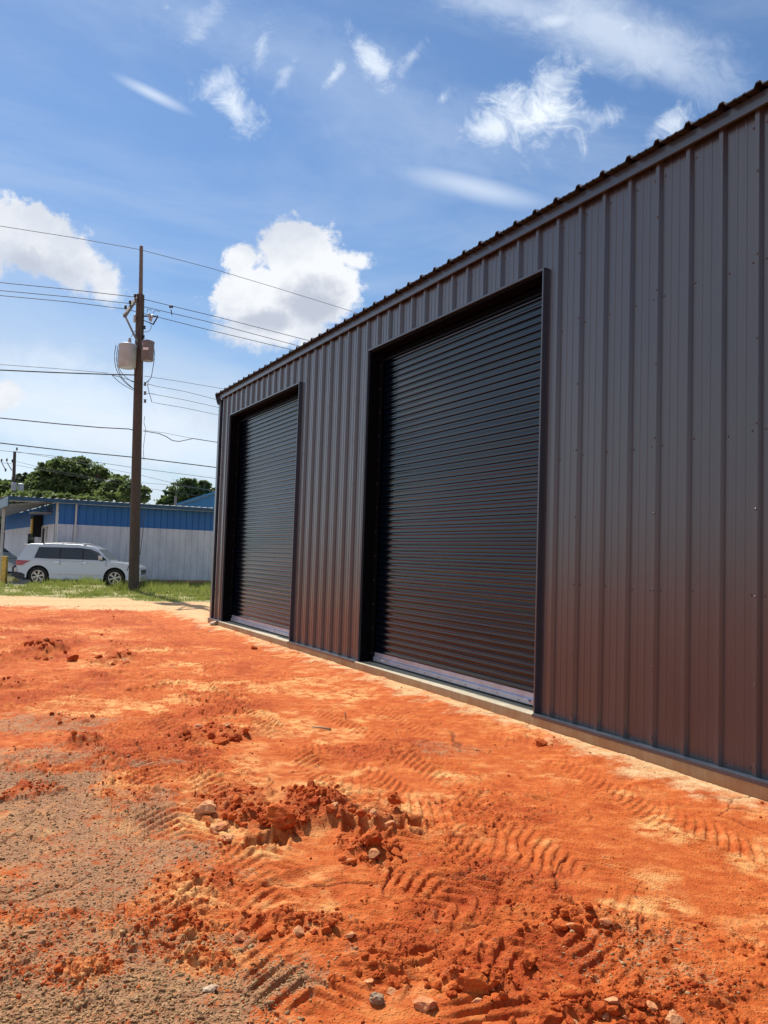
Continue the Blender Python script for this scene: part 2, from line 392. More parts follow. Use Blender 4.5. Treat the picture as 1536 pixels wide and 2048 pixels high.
def cell(x, y, s, seed):
    """F1 distance, F2-F1 and id of cellular noise"""
    x = x*s; y = y*s; ix = np.floor(x); iy = np.floor(y)
    f1 = np.full(x.shape, 9.); f2 = f1.copy(); cid = np.zeros(x.shape)
    for ox in (-1, 0, 1):
        for oy in (-1, 0, 1):
            cx = ix+ox+_h(ix+ox, iy+oy, seed); cy = iy+oy+_h(ix+ox, iy+oy, seed+5)
            d = np.hypot(x-cx, y-cy); k = _h(ix+ox, iy+oy, seed+9)
            cl = d < f1; f2 = np.where(cl, f1, np.minimum(f2, d)); cid = np.where(cl, k, cid); f1 = np.where(cl, d, f1)
    return f1, f2-f1, cid
def sst(x, a, b):
    t = np.clip((x-a)/(b-a), 0, 1); return t*t*(3-2*t)

CW, SW = math.cos(YAW), math.sin(YAW)
WALL_D = 4.8906
def wall_off(x, y): return WALL_D-(x*CW+y*SW)       # metres in front of the wall
def wall_s(x, y): return -x*SW+y*CW                 # metres along the wall, away from the camera

def gpts(l): return [ground_at(*p) for p in l]
# disturbed heaps: (px, py, half width px, half height px, height m, roughness)
HEAPS = [(600, 1630, 215, 36, .085, 1.0), (470, 1600, 90, 26, .03, .9), (430, 1468, 110, 17, .05, .8), (88, 1302, 62, 20, .11, 1.0),
         (225, 1318, 55, 13, .07, .8), (235, 1292, 70, 10, .05, .6), (250, 1240, 60, 7, .05, .7), (35, 1246, 60, 8, .06, .5),
         (160, 1485, 60, 12, .045, .8), (345, 1500, 50, 9, .03, .8), (740, 1705, 75, 20, .045, .9), (60, 1590, 80, 22, .035, .8),
         (960, 1965, 75, 22, .05, .9), (1190, 2020, 160, 26, .03, .6), (430, 1770, 60, 15, .03, .9), (380, 1850, 60, 16, .02, .7),
         (570, 1845, 150, 16, .03, .8), (1080, 1830, 160, 14, .02, .4), (760, 1940, 110, 22, .03, .6), (840, 1830, 110, 14, .02, .5),
         (650, 1330, 80, 8, .02, .5), (790, 1365, 60, 8, .02, .6), (130, 1440, 90, 12, .03, .5), (30, 1370, 60, 12, .04, .7),
         (1100, 1495, 70, 12, .02, .4), (1250, 1880, 100, 20, .012, .35), (1400, 1990, 120, 26, .025, .5), (300, 1262, 80, 7, .03, .6)]
# tyre tracks: pixel path, half width m, pitch m, depth m, style
TRACKS = [([(285, 1440), (285, 1520), (283, 1600), (281, 1700), (283, 1790), (290, 1850)], .17, .035, .015, 'fine'),
          ([(20, 1330), (120, 1400), (230, 1470), (300, 1530)], .16, .045, .015, 'fine'),
          ([(310, 1345), (400, 1385), (470, 1425), (525, 1460)], .24, .085, .024, 'lug'),
          ([(470, 1330), (560, 1350), (640, 1375)], .20, .08, .010, 'lug'),
          ([(560, 1490), (640, 1515), (700, 1545), (770, 1600), (860, 1690), (940, 1800)], .25, .095, .015, 'lug'),
          ([(640, 1560), (800, 1630), (900, 1670), (980, 1720), (1060, 1790), (1130, 1890), (1180, 2000)], .28, .105, .015, 'lug'),
          ([(820, 1840), (960, 1800), (1100, 1770)], .16, .12, .016, 'lug'),
          ([(520, 1790), (600, 1760), (690, 1735)], .10, .25, .018, 'rut'),
          ([(640, 2040), (600, 1900), (540, 1740), (470, 1600), (400, 1490), (300, 1390), (170, 1310), (60, 1265)], .23, .10, .017, 'lug'),
          ([(1180, 2040), (1000, 1880), (850, 1740), (740, 1620), (620, 1500), (500, 1400), (380, 1325), (240, 1265), (90, 1235)], .23, .10, .017, 'lug'),
          ([(1420, 1900), (1180, 1740), (960, 1590), (780, 1480), (600, 1390), (430, 1310), (330, 1265)], .20, .09, .010, 'lug'),
          ([(420, 1860), (380, 1700), (330, 1560), (250, 1440), (120, 1350), (0, 1300)], .24, .10, .015, 'lug'),
          ([(0, 1700), (130, 1560), (260, 1450), (420, 1350), (520, 1290), (560, 1255)], .22, .10, .012, 'lug'),
          ([(860, 1900), (1000, 1850), (1160, 1830)], .12, .3, .015, 'rut'),
          ([(180, 1440), (260, 1400), (390, 1360)], .20, .07, .014, 'lug'),
          ([(700, 2000), (850, 1960), (1000, 1990), (1150, 2040)], .26, .11, .022, 'lug'),
          ([(1200, 1570), (1330, 1640), (1536, 1740)], .2, .09, .010, 'lug'),
          ([(960, 1470), (1080, 1515), (1230, 1600), (1350, 1700)], .2, .09, .007, 'lug'),
          ([(60, 1500), (200, 1455), (330, 1440)], .22, .08, .012, 'lug'),
          ([(0, 1280), (130, 1262), (260, 1270)], .3, .12, .02, 'lug'),
          ([(480, 1290), (560, 1330), (700, 1400), (880, 1500)], .22, .09, .006, 'lug')]
# rows of square lug holes: start px, end px, count
HOLES = [((262, 1384), (366, 1368), 7, .05, .045), ((700, 1664), (830, 1655), 5, .045, .05), ((505, 1692), (560, 1686), 3, .045, .04), ((300, 1308), (352, 1305), 6, .05, .03)]

def gravel_mask(x, y, amp=True):
    nz = fbm(x, y, .7, 5, 201); nz2 = fbm(x, y, 2.6, 4, 211); g = np.zeros(x.shape)
    for cx, cy, rx, ry, w in GRAVEL:
        gx, gy = ground_at(cx, cy); ex, _ = ground_at(cx+rx, cy); _, ey = ground_at(cx, cy-ry)
        q = np.hypot((x-gx)/abs(ex-gx), (y-gy)/abs(ey-gy)); g = np.maximum(g, w*sst(q+1.0*nz+.9*nz2, 1.3, .35))
    return g
GRAVEL = [(110, 1880, 330, 80, .62), (180, 1690, 330, 130, .7), (60, 1640, 260, 105, 1), (150, 1780, 260, 60, .75), (300, 1990, 330, 120, 1), (40, 2040, 300, 110, 1), (420, 1900, 120, 40, .85), (90, 1440, 160, 26, .6),
          (1290, 1880, 120, 34, .35), (560, 1950, 120, 50, .6), (1330, 1950, 130, 40, .35), (900, 1500, 60, 14, .4), (40, 1520, 160, 30, .6)]
def terrain(x, y):
    x = np.asarray(x, float); y = np.asarray(y, float)
    off = wall_off(x, y); s = wall_s(x, y)
    far = sst(np.abs(y), 60, 140)
    h = .035*fbm(x, y, .35, 3, 11)+.018*fbm(x, y, 1.3, 3, 21)
    # masks
    d1 = fbm(x, y, .8, 3, 31)
    smooth = sst(off+.8*d1, 2.7, .9)*sst(y, 21, 16)           # compacted strip beside the slab
    dirt = sst(y, 23, 19)
    flat_ = sst(y, 5.2, 3.8)*sst(x, -.9, -.2)
    rough = np.clip(.72+1.7*d1-.28*flat_, .18, 1.4)*(1-.62*smooth)
    rough = rough*dirt+.18*(1-dirt)
    mask_h = np.zeros(x.shape); hh = np.zeros(x.shape)
    for (px, py, wx, wy, ht, ro) in HEAPS:
        cx, cy = ground_at(px, py); ex, _ = ground_at(px+wx, py); _, ey = ground_at(px, py-wy)
        rx = abs(ex-cx); ry = max(abs(ey-cy), rx*.25)
        near = np.abs(x-cx)+np.abs(y-cy) < 3*(rx+ry)
        if not near.any(): continue
        q = np.hypot((x-cx)/rx, (y-cy)/ry)+.9*fbm(x, y, 1.6/max(rx, .25), 3, int(px))
        k = sst(q, 1.15, .15)
        hh = hh+k*ht; mask_h = np.maximum(mask_h, k*ro)
    h = h+hh
    gm_ = gravel_mask(x, y); rough = rough*(1-.7*gm_)
    rough = np.maximum(rough, mask_h*1.15)
    h = h+.022*rough*fbm(x, y, 4.5, 4, 41, .55)+.012*rough*(1-2.2*np.abs(fbm(x+.3*d1, y*1.8, 5.5, 3, 46)))
    # clods: cellular lumps, angular
    for sc, amp, sd_ in ((6.5, .018, 51), (13., .014, 61), (26., .007, 71)):
        wx_ = x+.25/sc*fbm(x, y, sc*1.3, 2, sd_+3); wy_ = y+.25/sc*fbm(x, y, sc*1.3, 2, sd_+4)
        f1, fd, cid = cell(wx_, wy_, sc, sd_)
        pres = sst(cid+.6*np.clip(rough, 0, 1.6), .98, 1.2)
        h = h+amp*pres*(sst(fd, .0, .28)*(.45+.9*cid)-.25)*np.clip(rough, .3, 1.4)
    h = h+.006*fbm(x, y, 26., 3, 81, .6)*(.35+rough)
    tm = np.zeros(x.shape)
    for path, hw, pitch, dep, style in TRACKS:
        P = gpts(path)
        bx0 = min(p[0] for p in P)-1; bx1 = max(p[0] for p in P)+1; by0 = min(p[1] for p in P)-1; by1 = max(p[1] for p in P)+1
        idx = (x > bx0) & (x < bx1) & (y > by0) & (y < by1)
        if not idx.any(): continue
        X = x[idx]; Y = y[idx]; best = np.full(X.shape, 9.); al = np.zeros(X.shape); lat = np.zeros(X.shape); acc = 0
        for (ax, ay), (bx, by) in zip(P[:-1], P[1:]):
            L = math.hypot(bx-ax, by-ay); ux, uy = (bx-ax)/L, (by-ay)/L
            t = np.clip((X-ax)*ux+(Y-ay)*uy, 0, L); qx = X-ax-t*ux; qy = Y-ay-t*uy; d = np.hypot(qx, qy)
            c_ = d < best; best = np.where(c_, d, best); al = np.where(c_, acc+t, al); lat = np.where(c_, qx*-uy+qy*ux, lat); acc += L
        ends = sst(al, 0, .12)*sst(al, acc, acc-.12)
        wob = .02*fbm(X, Y, 6, 2, int(hw*999))
        inside = sst(best+wob, hw*1.2, hw*.85)*ends*np.clip(.5+1.7*fbm(X, Y, 1.6, 3, 91+len(P)), 0, 1)
        if style == 'lug':      # chevron bars: each half slants back from the centre line and curls at the shoulder
            ph = (al+.9*np.abs(lat)+1.2*np.abs(lat)**2+.012*fbm(X, Y, 9, 2, 5))/pitch
            w = np.abs((ph % 1)-.5)*2; dep2 = dep*1.35; p_ = dep2*(sst(w, .25, .7)-.55)
            p_ = p_+.5*dep*sst(np.abs(lat), hw*.75, hw)*(1-sst(np.abs(lat), hw, hw*1.15))
        elif style == 'fine':
            w1 = np.abs(((al+.01*np.sin(lat*60))/pitch % 1)-.5)*2; w2 = np.abs(((lat/(.048)) % 1)-.5)*2
            p_ = dep*(np.minimum(sst(w1, .08, .35), sst(w2, .1, .3))-.7)
        else:
            p_ = -dep*(1-(lat/hw)**2)+dep*1.1*np.exp(-((np.abs(lat)-hw)/.035)**2)
        hv = h[idx]; base_s = hv-inside*.55*(hv-.6*np.mean(hv))
        h[idx] = base_s+inside*p_; tm[idx] = np.maximum(tm[idx], inside)
    for a, b, n, sz, dp in HOLES:
        for i in range(n):
            px = a[0]+(b[0]-a[0])*i/(n-1); py = a[1]+(b[1]-a[1])*i/(n-1); cx, cy = ground_at(px, py)
            idx = (np.abs(x-cx) < .3) & (np.abs(y-cy) < .4)
            if not idx.any(): continue
            X = (x[idx]-cx)/sz; Y = (y[idx]-cy)/(sz*2.0)
            q = np.maximum(np.abs(X), np.abs(Y)); h[idx] += -dp*sst(q, 1.0, .7)+dp*.35*np.exp(-((q-1.25)/.25)**2)
    # shrinkage cracks in the compacted clay
    wx_ = x+.10*fbm(x, y, 3, 3, 101); wy_ = y+.10*fbm(x, y, 3, 3, 102)
    f1, fd, cid = cell(wx_, wy_, 1.5, 111)
    crack = sst(fd, .022, .004)*sst(fbm(x, y, .9, 2, 121), .02, .2)*(1-mask_h)*dirt
    h = h-.012*crack
    # berm against the slab, sandy, ragged
    bn = fbm(x, y, 2.5, 3, 131)
    h = h*(1-.5*sst(off, .9, .1))+.035*sst(off, .8, .05)*sst(s, 2.0, 5)+.02*sst(off+.25*bn, .55, .2)*dirt
    # flatter road and the raised verge beyond it
    h = h*(1-.6*sst(y, 20, 23))
    h = h+.19*sst(y, 25, 29.5)*sst(x, -15.5, -10.5)+.05*sst(y, 25, 29)*fbm(x, y, .6, 2, 141)
    h = np.where(off < -.02, np.minimum(h, -.06), h)
    h = h*(1-far)
    return h, rough, mask_h, crack, tm, off, s
def th(x, y): return float(terrain(np.array([float(x)]), np.array([float(y)]))[0][0])

# ------------------------------------------------------------------ ground sheet
def make_ground():
    ys = np.concatenate([[-900, -300, -100, -40, -15, -6, -3], np.arange(-2, 2.2, .12), 1/np.linspace(1/2.2, 1/24., 760), np.linspace(24.2, 42, 90), [44, 48, 54, 62, 75, 100, 150, 250, 450, 900, 1800, 3500]])
    tin = np.linspace(-.56, .56, 980)
    ts = np.concatenate([[-400, -100, -30, -10, -4, -2, -1.3], np.linspace(-1.1, -.57, 60), tin, np.linspace(.57, 1.1, 24), [1.3, 2, 4, 10, 30, 100, 400]])
    w = np.maximum(ys, 2.2)
    w = np.where(ys > 60, 60+(ys-60)*.35, w)
    X = w[:, None]*ts[None, :]; Y = np.repeat(ys[:, None], len(ts), 1)
    ny, nx = X.shape
    h, rough, mh, crack, tm, off, s = terrain(X.ravel(), Y.ravel())
    x = X.ravel(); y = Y.ravel()
    co = np.stack([x, y, h], 1)
    i = np.arange((ny-1)*(nx-1)); r = i//(nx-1); c_ = i % (nx-1); v0 = r*nx+c_
    faces = np.stack([v0, v0+1, v0+nx+1, v0+nx], 1)
    me = bpy.data.meshes.new('ground'); me.vertices.add(len(co)); me.vertices.foreach_set('co', co.ravel())
    me.loops.add(faces.size); me.loops.foreach_set('vertex_index', faces.ravel().astype(np.int32))
    me.polygons.add(len(faces)); me.polygons.foreach_set('loop_start', np.arange(0, faces.size, 4, dtype=np.int32)); me.polygons.foreach_set('loop_total', np.full(len(faces), 4, np.int32))
    me.polygons.foreach_set('use_smooth', np.ones(len(faces), bool))
    me.update()
    nz = fbm(x, y, .7, 5, 201); nz2 = fbm(x, y, 2.6, 4, 211)
    gr = gravel_mask(x, y)
    gr = np.clip(gr, 0, 1)*(1-.75*np.clip(mh, 0, 1))
    sand = sst(y+1.3*nz+.05*x, 18.6, 20.8)
    sand = np.maximum(sand, sst(off+.45*nz2+.25*nz, .6, -.15)*.95*(s > 2.5))
    asph = sst(y, 28.5, 31.0)*sst(x+.6*nz, -12.6, -13.8)
    grass = sst(y+.8*nz+(x+8)*-.12, 24.0, 25.4)*(1-asph)*(y < 60)
    grass = np.maximum(grass, sst(y, 42, 50))
    pale = np.clip(sst(nz+.7*nz2, .05, .5)*(.6+.5*tm), 0, 1)*(1-np.clip(mh, 0, 1))
    moist = np.clip(np.maximum(mh, sst(-nz-.6*nz2+.35*(rough-.6), .05, .5)), 0, 1)
    for nm, a in (('gravel', gr), ('sand', sand), ('asphalt', asph), ('grass', grass), ('pale', pale), ('moist', moist), ('crack', crack)):
        at_ = me.attributes.new(nm, 'FLOAT', 'POINT'); at_.data.foreach_set('value', a.astype(np.float32))
    return me, (x, y, gr, mh, rough)

def ground_mat():
    m = bpy.data.materials.new('red_clay_ground'); m.use_nodes = True; N = NT(m.node_tree); b = N.n['Principled BSDF']
    geo = N.new('ShaderNodeNewGeometry'); pos = geo.outputs['Position']
    def att(n):
        a = N.new('ShaderNodeAttribute'); a.attribute_name = n; return a.outputs['Fac']
    n1 = N.noise(pos, 1.6, 8, .62); n2 = N.noise(pos, 9, 8, .66); n3 = N.noise(pos, 55, 6, .7); n4 = N.noise(pos, 190, 4, .7)
    mpc = N.new('ShaderNodeMapping'); mpc.inputs['Rotation'].default_value = (0, 0, R(20)); mpc.inputs['Scale'].default_value = (1, 2.2, 1); N.l.new(pos, mpc.inputs[0])
    n5 = N.noise(mpc.outputs[0], 5, 7, .62, .6)
    clay = N.mix(N.ss(n2, .32, .68), CL_A, CL_B)
    clay = N.mix(N.m('MULTIPLY', N.ss(n5, .50, .66), .5), clay, CL_P)
    clay = N.mix(N.m('MULTIPLY', att('pale'), N.ss(n2, .35, .62)), clay, CL_P2)
    clay = N.mix(N.m('MULTIPLY', att('moist'), N.m('ADD', .25, N.m('MULTIPLY', N.ss(n3, .35, .6), .55))), clay, CL_M)
    clay = N.mix(N.m('MULTIPLY', N.ss(n3, .56, .72), .5), clay, CL_D)
    clay = N.mix(N.m('MULTIPLY', N.ss(n4, .60, .75), .35), clay, (.62, .33, .17, 1))
    g = N.mix(N.ss(n3, .35, .65), (.15, .09, .05, 1), (.42, .27, .15, 1)); g = N.mix(N.m('MULTIPLY', N.ss(n2, .5, .68), .6), g, (.58, .26, .10, 1))
    g = N.mix(N.m('MULTIPLY', N.ss(n4, .52, .68), .7), g, (.66, .52, .34, 1))
    gm = N.ss(N.m('ADD', att('gravel'), N.m('MULTIPLY', N.m('SUBTRACT', N.m('ADD', n2, n3), 1.0), 2.2)), .2, .8)
    c = N.mix(N.m('MULTIPLY', gm, .78), clay, g)
    sd_ = N.mix(N.ss(n2, .3, .7), (.60, .33, .15, 1), (.78, .52, .28, 1))
    sd_ = N.mix(N.m('MULTIPLY', N.ss(n5, .45, .7), .5), sd_, (.66, .28, .10, 1))
    sm = N.ss(N.m('ADD', att('sand'), N.m('MULTIPLY', N.m('SUBTRACT', N.m('ADD', n2, n3), 1.), 1.1)), .2, .85)
    c = N.mix(sm, c, sd_)
    c = N.mix(N.m('MULTIPLY', att('crack'), .7), c, (.16, .045, .02, 1))
    gs = N.mix(N.ss(n2, .35, .65), (.15, .19, .05, 1), (.50, .38, .20, 1))
    gm2 = N.ss(N.m('ADD', att('grass'), N.m('MULTIPLY', N.m('SUBTRACT', n2, .5), .8)), .4, .65)
    c = N.mix(gm2, c, gs)
    c = N.mix(att('asphalt'), c, N.mix(n3, (.20, .19, .17, 1), (.30, .28, .25, 1)))
    N.l.new(c, b.inputs['Base Color']); b.inputs['Roughness'].default_value = .93; b.inputs['Specular IOR Level'].default_value = .18
    bp = N.new('ShaderNodeBump'); bp.inputs['Strength'].default_value = .9; bp.inputs['Distance'].default_value = .012
    vor = N.new('ShaderNodeTexVoronoi'); vor.inputs['Scale'].default_value = 70; N.l.new(pos, vor.inputs['Vector'])
    hgt = N.m('ADD', N.m('MULTIPLY', n3, 1.0), N.m('ADD', N.m('MULTIPLY', n4, .45), N.m('MULTIPLY', N.ss(vor.outputs[0], .5, .0), .5)))
    N.l.new(hgt, bp.inputs['Height']); N.l.new(bp.outputs[0], b.inputs['Normal'])
    return m
CL_A = (.46, .085, .016, 1); CL_B = (.63, .150, .032, 1); CL_P = (.75, .26, .070, 1); CL_P2 = (.86, .46, .17, 1); CL_M = (.36, .048, .010, 1); CL_D = (.23, .036, .010, 1)
M['ground'] = ground_mat()
gme, (GX, GY, GGR, GMH, GRO) = make_ground(); gme.materials.append(M['ground'])
tag(link_mesh('ground', gme), kind='structure')

# ------------------------------------------------------------------ stones and clods
def rock_mesh(name, seed, flat=.6, sub=2, jag=.35, m=None, cuts=5):
    rng = random.Random(seed); bm = bmesh.new(); bmesh.ops.create_icosphere(bm, subdivisions=sub, radius=1)
    planes = [(Vector((rng.gauss(0, 1), rng.gauss(0, 1), rng.gauss(0, .8))).normalized(), rng.uniform(.45, .8)) for _ in range(cuts)]
    for v in bm.verts:
        for n_, d_ in planes:
            k = v.co.dot(n_)
            if k > d_: v.co -= n_*(k-d_)
        q_ = v.co*2.3+Vector((seed, 0, 0)); v.co *= 1+jag*.35*(rng.random()-.5)+(.30*mnoise.noise(q_)+.16*mnoise.noise(q_*2.7) if sub > 1 else 0)
        v.co.z *= flat
    me = bpy.data.meshes.new(name); bm.to_mesh(me); bm.free(); me.materials.append(m); return me

def clod_mat(name, a, b_, sc=7):
    m = bpy.data.materials.new(name); m.use_nodes = True; N = NT(m.node_tree); b = N.n['Principled BSDF']
    geo = N.new('ShaderNodeNewGeometry'); pos = geo.outputs['Position']
    n1 = N.noise(pos, sc, 7, .65); n2 = N.noise(pos, 60, 6, .7)
    inf = N.noise(pos, 14, 2, .5)
    c = N.mix(N.ss(N.m('ADD', N.m('MULTIPLY', n1, .7), N.m('MULTIPLY', n2, .3)), .36, .64), a, b_)
    N.l.new(c, b.inputs['Base Color']); b.inputs['Roughness'].default_value = .93; b.inputs['Specular IOR Level'].default_value = .15
    bp = N.new('ShaderNodeBump'); bp.inputs['Strength'].default_value = .9; bp.inputs['Distance'].default_value = .012
    N.l.new(n2, bp.inputs['Height']); N.l.new(bp.outputs[0], b.inputs['Normal']); return m
M['clod'] = clod_mat('red_clay_clod', CL_M, CL_B)
M['clod_pale'] = clod_mat('dry_clay_clod', (.58, .20, .08, 1), (.76, .38, .18, 1))
M['pebble'] = clod_mat('mixed_gravel', (.20, .10, .045, 1), (.64, .40, .20, 1), 30)
M['stone'] = clod_mat('brown_stone', (.24, .15, .09, 1), (.46, .33, .22, 1), 12)
M['stone_tan'] = clod_mat('tan_stone', (.50, .34, .22, 1), (.70, .56, .42, 1), 12)

def tpl(seed, flat, sub, jag=.4, cuts=5):
    me = rock_mesh('t', seed, flat, sub, jag, None, cuts)
    v = np.array([x.co[:] for x in me.vertices]); f = np.array([p.vertices[:] for p in me.polygons]); bpy.data.meshes.remove(me); return v, f
def scatter(name, pts, sizes, templates, material, seed, sink=.25, aniso=.4, label=None, cat=None):
    rng = np.random.default_rng(seed); V = []; Fc = []; base = 0
    which = rng.integers(0, len(templates), len(pts))
    for ti, (tv, tf) in enumerate(templates):
        P = pts[which == ti]; S = sizes[which == ti]; n = len(P)
        if not n: continue
        a = rng.random(n)*2*np.pi; ca, sa = np.cos(a), np.sin(a); ex = 1+aniso*(rng.random(n)-.5)*2
        tx = tv[None, :, 0]*S[:, None]*ex[:, None]; ty = tv[None, :, 1]*S[:, None]/ex[:, None]; tz = tv[None, :, 2]*S[:, None]
        til = (rng.random((n, 1))-.5)*.9; tz2 = tz*np.cos(til)+tx*np.sin(til); tx = tx*np.cos(til)-tz*np.sin(til)
        vx = tx*ca[:, None]-ty*sa[:, None]+P[:, 0:1]; vy = tx*sa[:, None]+ty*ca[:, None]+P[:, 1:2]; vz = tz2+P[:, 2:3]+S[:, None]*(.35-sink)
        V.append(np.stack([vx, vy, vz], 2).reshape(-1, 3))
        Fc.append((tf[None]+(np.arange(n)*len(tv))[:, None, None]).reshape(-1, 3)+base); base += n*len(tv)
    V = np.concatenate(V); Fc = np.concatenate(Fc)
    me = bpy.data.meshes.new(name); me.vertices.add(len(V)); me.vertices.foreach_set('co', V.ravel())
    me.loops.add(Fc.size); me.loops.foreach_set('vertex_index', Fc.ravel().astype(np.int32))
    me.polygons.add(len(Fc)); me.polygons.foreach_set('loop_start', np.arange(0, Fc.size, 3, dtype=np.int32)); me.polygons.foreach_set('loop_total', np.full(len(Fc), 3, np.int32))
    me.update(); me.materials.append(material)
    return tag(link_mesh(name, me), label, cat, kind='stuff')
T1 = [tpl(i, .75, 1, .7, 5) for i in range(1, 7)]
rng = np.random.default_rng(4)
def cand(n, y0, y1, tmax=.56):
    iy = rng.random(n)*(1/y0**1.35-1/y1**1.35)+1/y1**1.35; y = iy**(-1/1.35); x = y*(rng.random(n)*2-1)*tmax; return x, y
# crumbs of clay
x, y = cand(90000, 2.3, 22); h, ro, mh, ck, tm, off, s = terrain(x, y)
dens = np.clip((ro-.45)*.75+mh*1.2, .02, 1)*(1-.75*tm)*(off > .12)
k = rng.random(len(x)) < dens*.5
sz = (.0035+.006*rng.random(k.sum())**2.5+.010*(rng.random(k.sum()) < .05)*rng.random(k.sum()))*(1+.06*y[k])*(1+.7*mh[k])
scatter('clay_crumbs', np.stack([x[k], y[k], h[k]], 1), sz, T1, M['clod'], 5, .2, .4, 'loose red clay crumbs strewn over the churned ground', 'crumbs')
# gravel
x, y = cand(110000, 2.3, 12, .56)
gsel = gravel_mask(x, y)
h, ro, mh, ck, tm, off, s = terrain(x, y)
k = (rng.random(len(x)) < gsel*.62) & (off > .3)
sz = .0026+.0050*rng.random(k.sum())**2.4+.007*(rng.random(k.sum()) < .02)
scatter('gravel', np.stack([x[k], y[k], h[k]], 1), sz*(1+.03*y[k]), [tpl(i, .6, 1, .3, 3) for i in range(20, 26)], M['pebble'], 6, .15, .5, 'brown and grey pebbles pressed into the bare ground', 'gravel')

# individual clods worth pointing at: px, py, radius m, flatness, material, label
CL = [(410, 1622, .085, .45, 'clod_pale', 'flat dry slab of clay propped at the left end of the long heap'),
      (436, 1650, .07, .5, 'clod_pale', 'tilted clay block just right of and below the flat dry slab'),
      (562, 1655, .10, .75, 'clod', 'largest rough red clod sitting in the front of the long heap'),
      (455, 1672, .04, .4, 'clod_pale', 'thin pale clay flake below the tilted clay block'),
      (790, 1612, .055, .9, 'clod', 'dark rounded clod alone at the right end of the long heap'),
      (745, 1695, .065, .8, 'clod', 'crumbling dark clod behind the smooth wheel ruts'),
      (620, 1610, .06, .9, 'clod', 'upright red clod on the crest of the long heap'),
      (945, 1965, .06, .8, 'clod', 'blocky clod casting a black shadow low in the photo'),
      (985, 1960, .045, .7, 'clod', 'smaller dark clod right beside the blocky clod'),
      (855, 1995, .05, .6, 'clod_pale', 'smooth clay lump at the end of the curved wheel lugs'),
      (750, 1985, .034, .6, 'stone', 'rounded brown stone lying in the dark patch of pebbles'),
      (1298, 1521, .075, .75, 'stone_tan', 'pale stone leaning against the slab below the wall'),
      (1080, 1487, .06, .6, 'clod', 'dark red clod in a hollow near the second door'),
      (1095, 2040, .07, .6, 'clod', 'clod at the very bottom edge of the photo'),
      (598, 1290, .09, .7, 'clod', 'brown clod resting on the sand under the wall between the doors'),
      (431, 1252, .13, .7, 'stone_tan', 'small boulder at the far corner of the dark building'),
      (145, 1315, .10, .8, 'clod', 'dark clod on top of the far left heap'),
      (422, 1961, .028, .5, 'stone_tan', 'smooth cream pebble shining in the grey gravel'),
      (1060, 1915, .05, .7, 'clod', 'squat clod in the cracked clay at lower right'),
      (440, 1478, .08, .5, 'clod', 'broken clay plate on the middle heap')]
for i, (px, py, r_, fl, mt, lb) in enumerate(CL):
    gx, gy = ground_at(px, py, .04); me = rock_mesh('clod', 300+i, fl, 3, .22, M[mt], 7)
    nm = 'clay_clod' if 'clod' in mt else 'stone'
    o = link_mesh(nm, me, None, (gx, gy, th(gx, gy)+r_*fl*.45), (random.Random(i).uniform(-.3, .3), random.Random(i+9).uniform(-.3, .3), i*1.3)); r_ *= .85; o.scale = (r_*1.2, r_, r_)
    tag(o, lb, 'clod' if nm == 'clay_clod' else 'stone')
# lumps big enough to be picked out one by one
lump_me = [rock_mesh('clay_clod', 400+i, .7, 2, .3, M['clod'], 7) for i in range(5)]+[rock_mesh('clay_clod', 420, .5, 2, .3, M['clod_pale'], 7)]
rr = random.Random(12); hn = ['the long heap in the middle', 'the middle heap behind the wheel tracks', 'the far left heap', 'the small heap behind the smooth ruts', 'the low heap at the bottom centre', 'the broad heap at the bottom right', 'the strip left of the smooth ruts', 'the cracked clay at lower right', 'the dark patch at the bottom', 'the thin heap left of the doors', 'the ground in front of the far door']
hp = [(600, 1630, 190, 30, 60), (430, 1468, 90, 12, 18), (88, 1302, 50, 14, 16), (740, 1705, 60, 14, 16), (960, 1965, 75, 18, 18), (1190, 2012, 180, 26, 34),
      (570, 1845, 130, 12, 14), (1080, 1830, 160, 14, 14), (760, 1940, 100, 22, 18), (225, 1318, 50, 10, 8), (700, 1300, 160, 14, 10)]
for hi_, (cx, cy, wx, wy, n) in enumerate(hp):
    for _ in range(n):
        px = cx+rr.gauss(0, .5)*wx; py = cy+rr.gauss(0, .5)*wy; gx, gy = ground_at(px, py, .05)
        if wall_off(gx, gy) < .25: continue
        r_ = rr.uniform(.014, .034)*(1+.12*(gy-4))
        o = link_mesh('clay_clod', rr.choice(lump_me), None, (gx, gy, th(gx, gy)+r_*.3), (rr.uniform(-.5, .5), rr.uniform(-.5, .5), rr.uniform(0, 6))); o.scale = (r_*rr.uniform(.9, 1.5), r_, r_)
        tag(o, 'small red clay clod lying loose on '+hn[hi_], 'clod', 'loose clods on '+hn[hi_])
# little sticks
M['stick'] = mat('dry_stick', (.36, .26, .17), .9)
for i, (a, b_, lb) in enumerate([((624, 1449), (662, 1454), 'short pale stick lying on the smooth clay in front of the doors'), ((692, 1424), (693, 1433), 'tiny upright twig left of the second door'), ((1064, 1439), (1067, 1449), 'pale splinter standing against the slab beside the second door')]):
    p = Vector((*ground_at(*a, .02), 0)); q = Vector((*ground_at(*b_, .02), 0))
    if i == 0: p.z = th(p.x, p.y)+.012; q.z = th(q.x, q.y)+.015
    else: q.z = th(q.x, q.y)-.005; p = q+Vector((-.02, .01, .07+.02*i))
    o = MB().tube([p, (p+q)/2+Vector((0, 0, .004)), q], [.007, .008, .011] if i == 0 else [.004, .006, .007], 7).build('stick', M['stick'], smooth=True); tag(o, lb, 'stick')

# ------------------------------------------------------------------ the dark metal building
SLAB = .15
rootpos = Vector((CW*WALL_D, SW*WALL_D, 0))
bld = empty('metal_building', rootpos, math.atan2(-CW, SW), label='long dark bronze metal building with two tall roll-up doors on a concrete slab', cat='building')
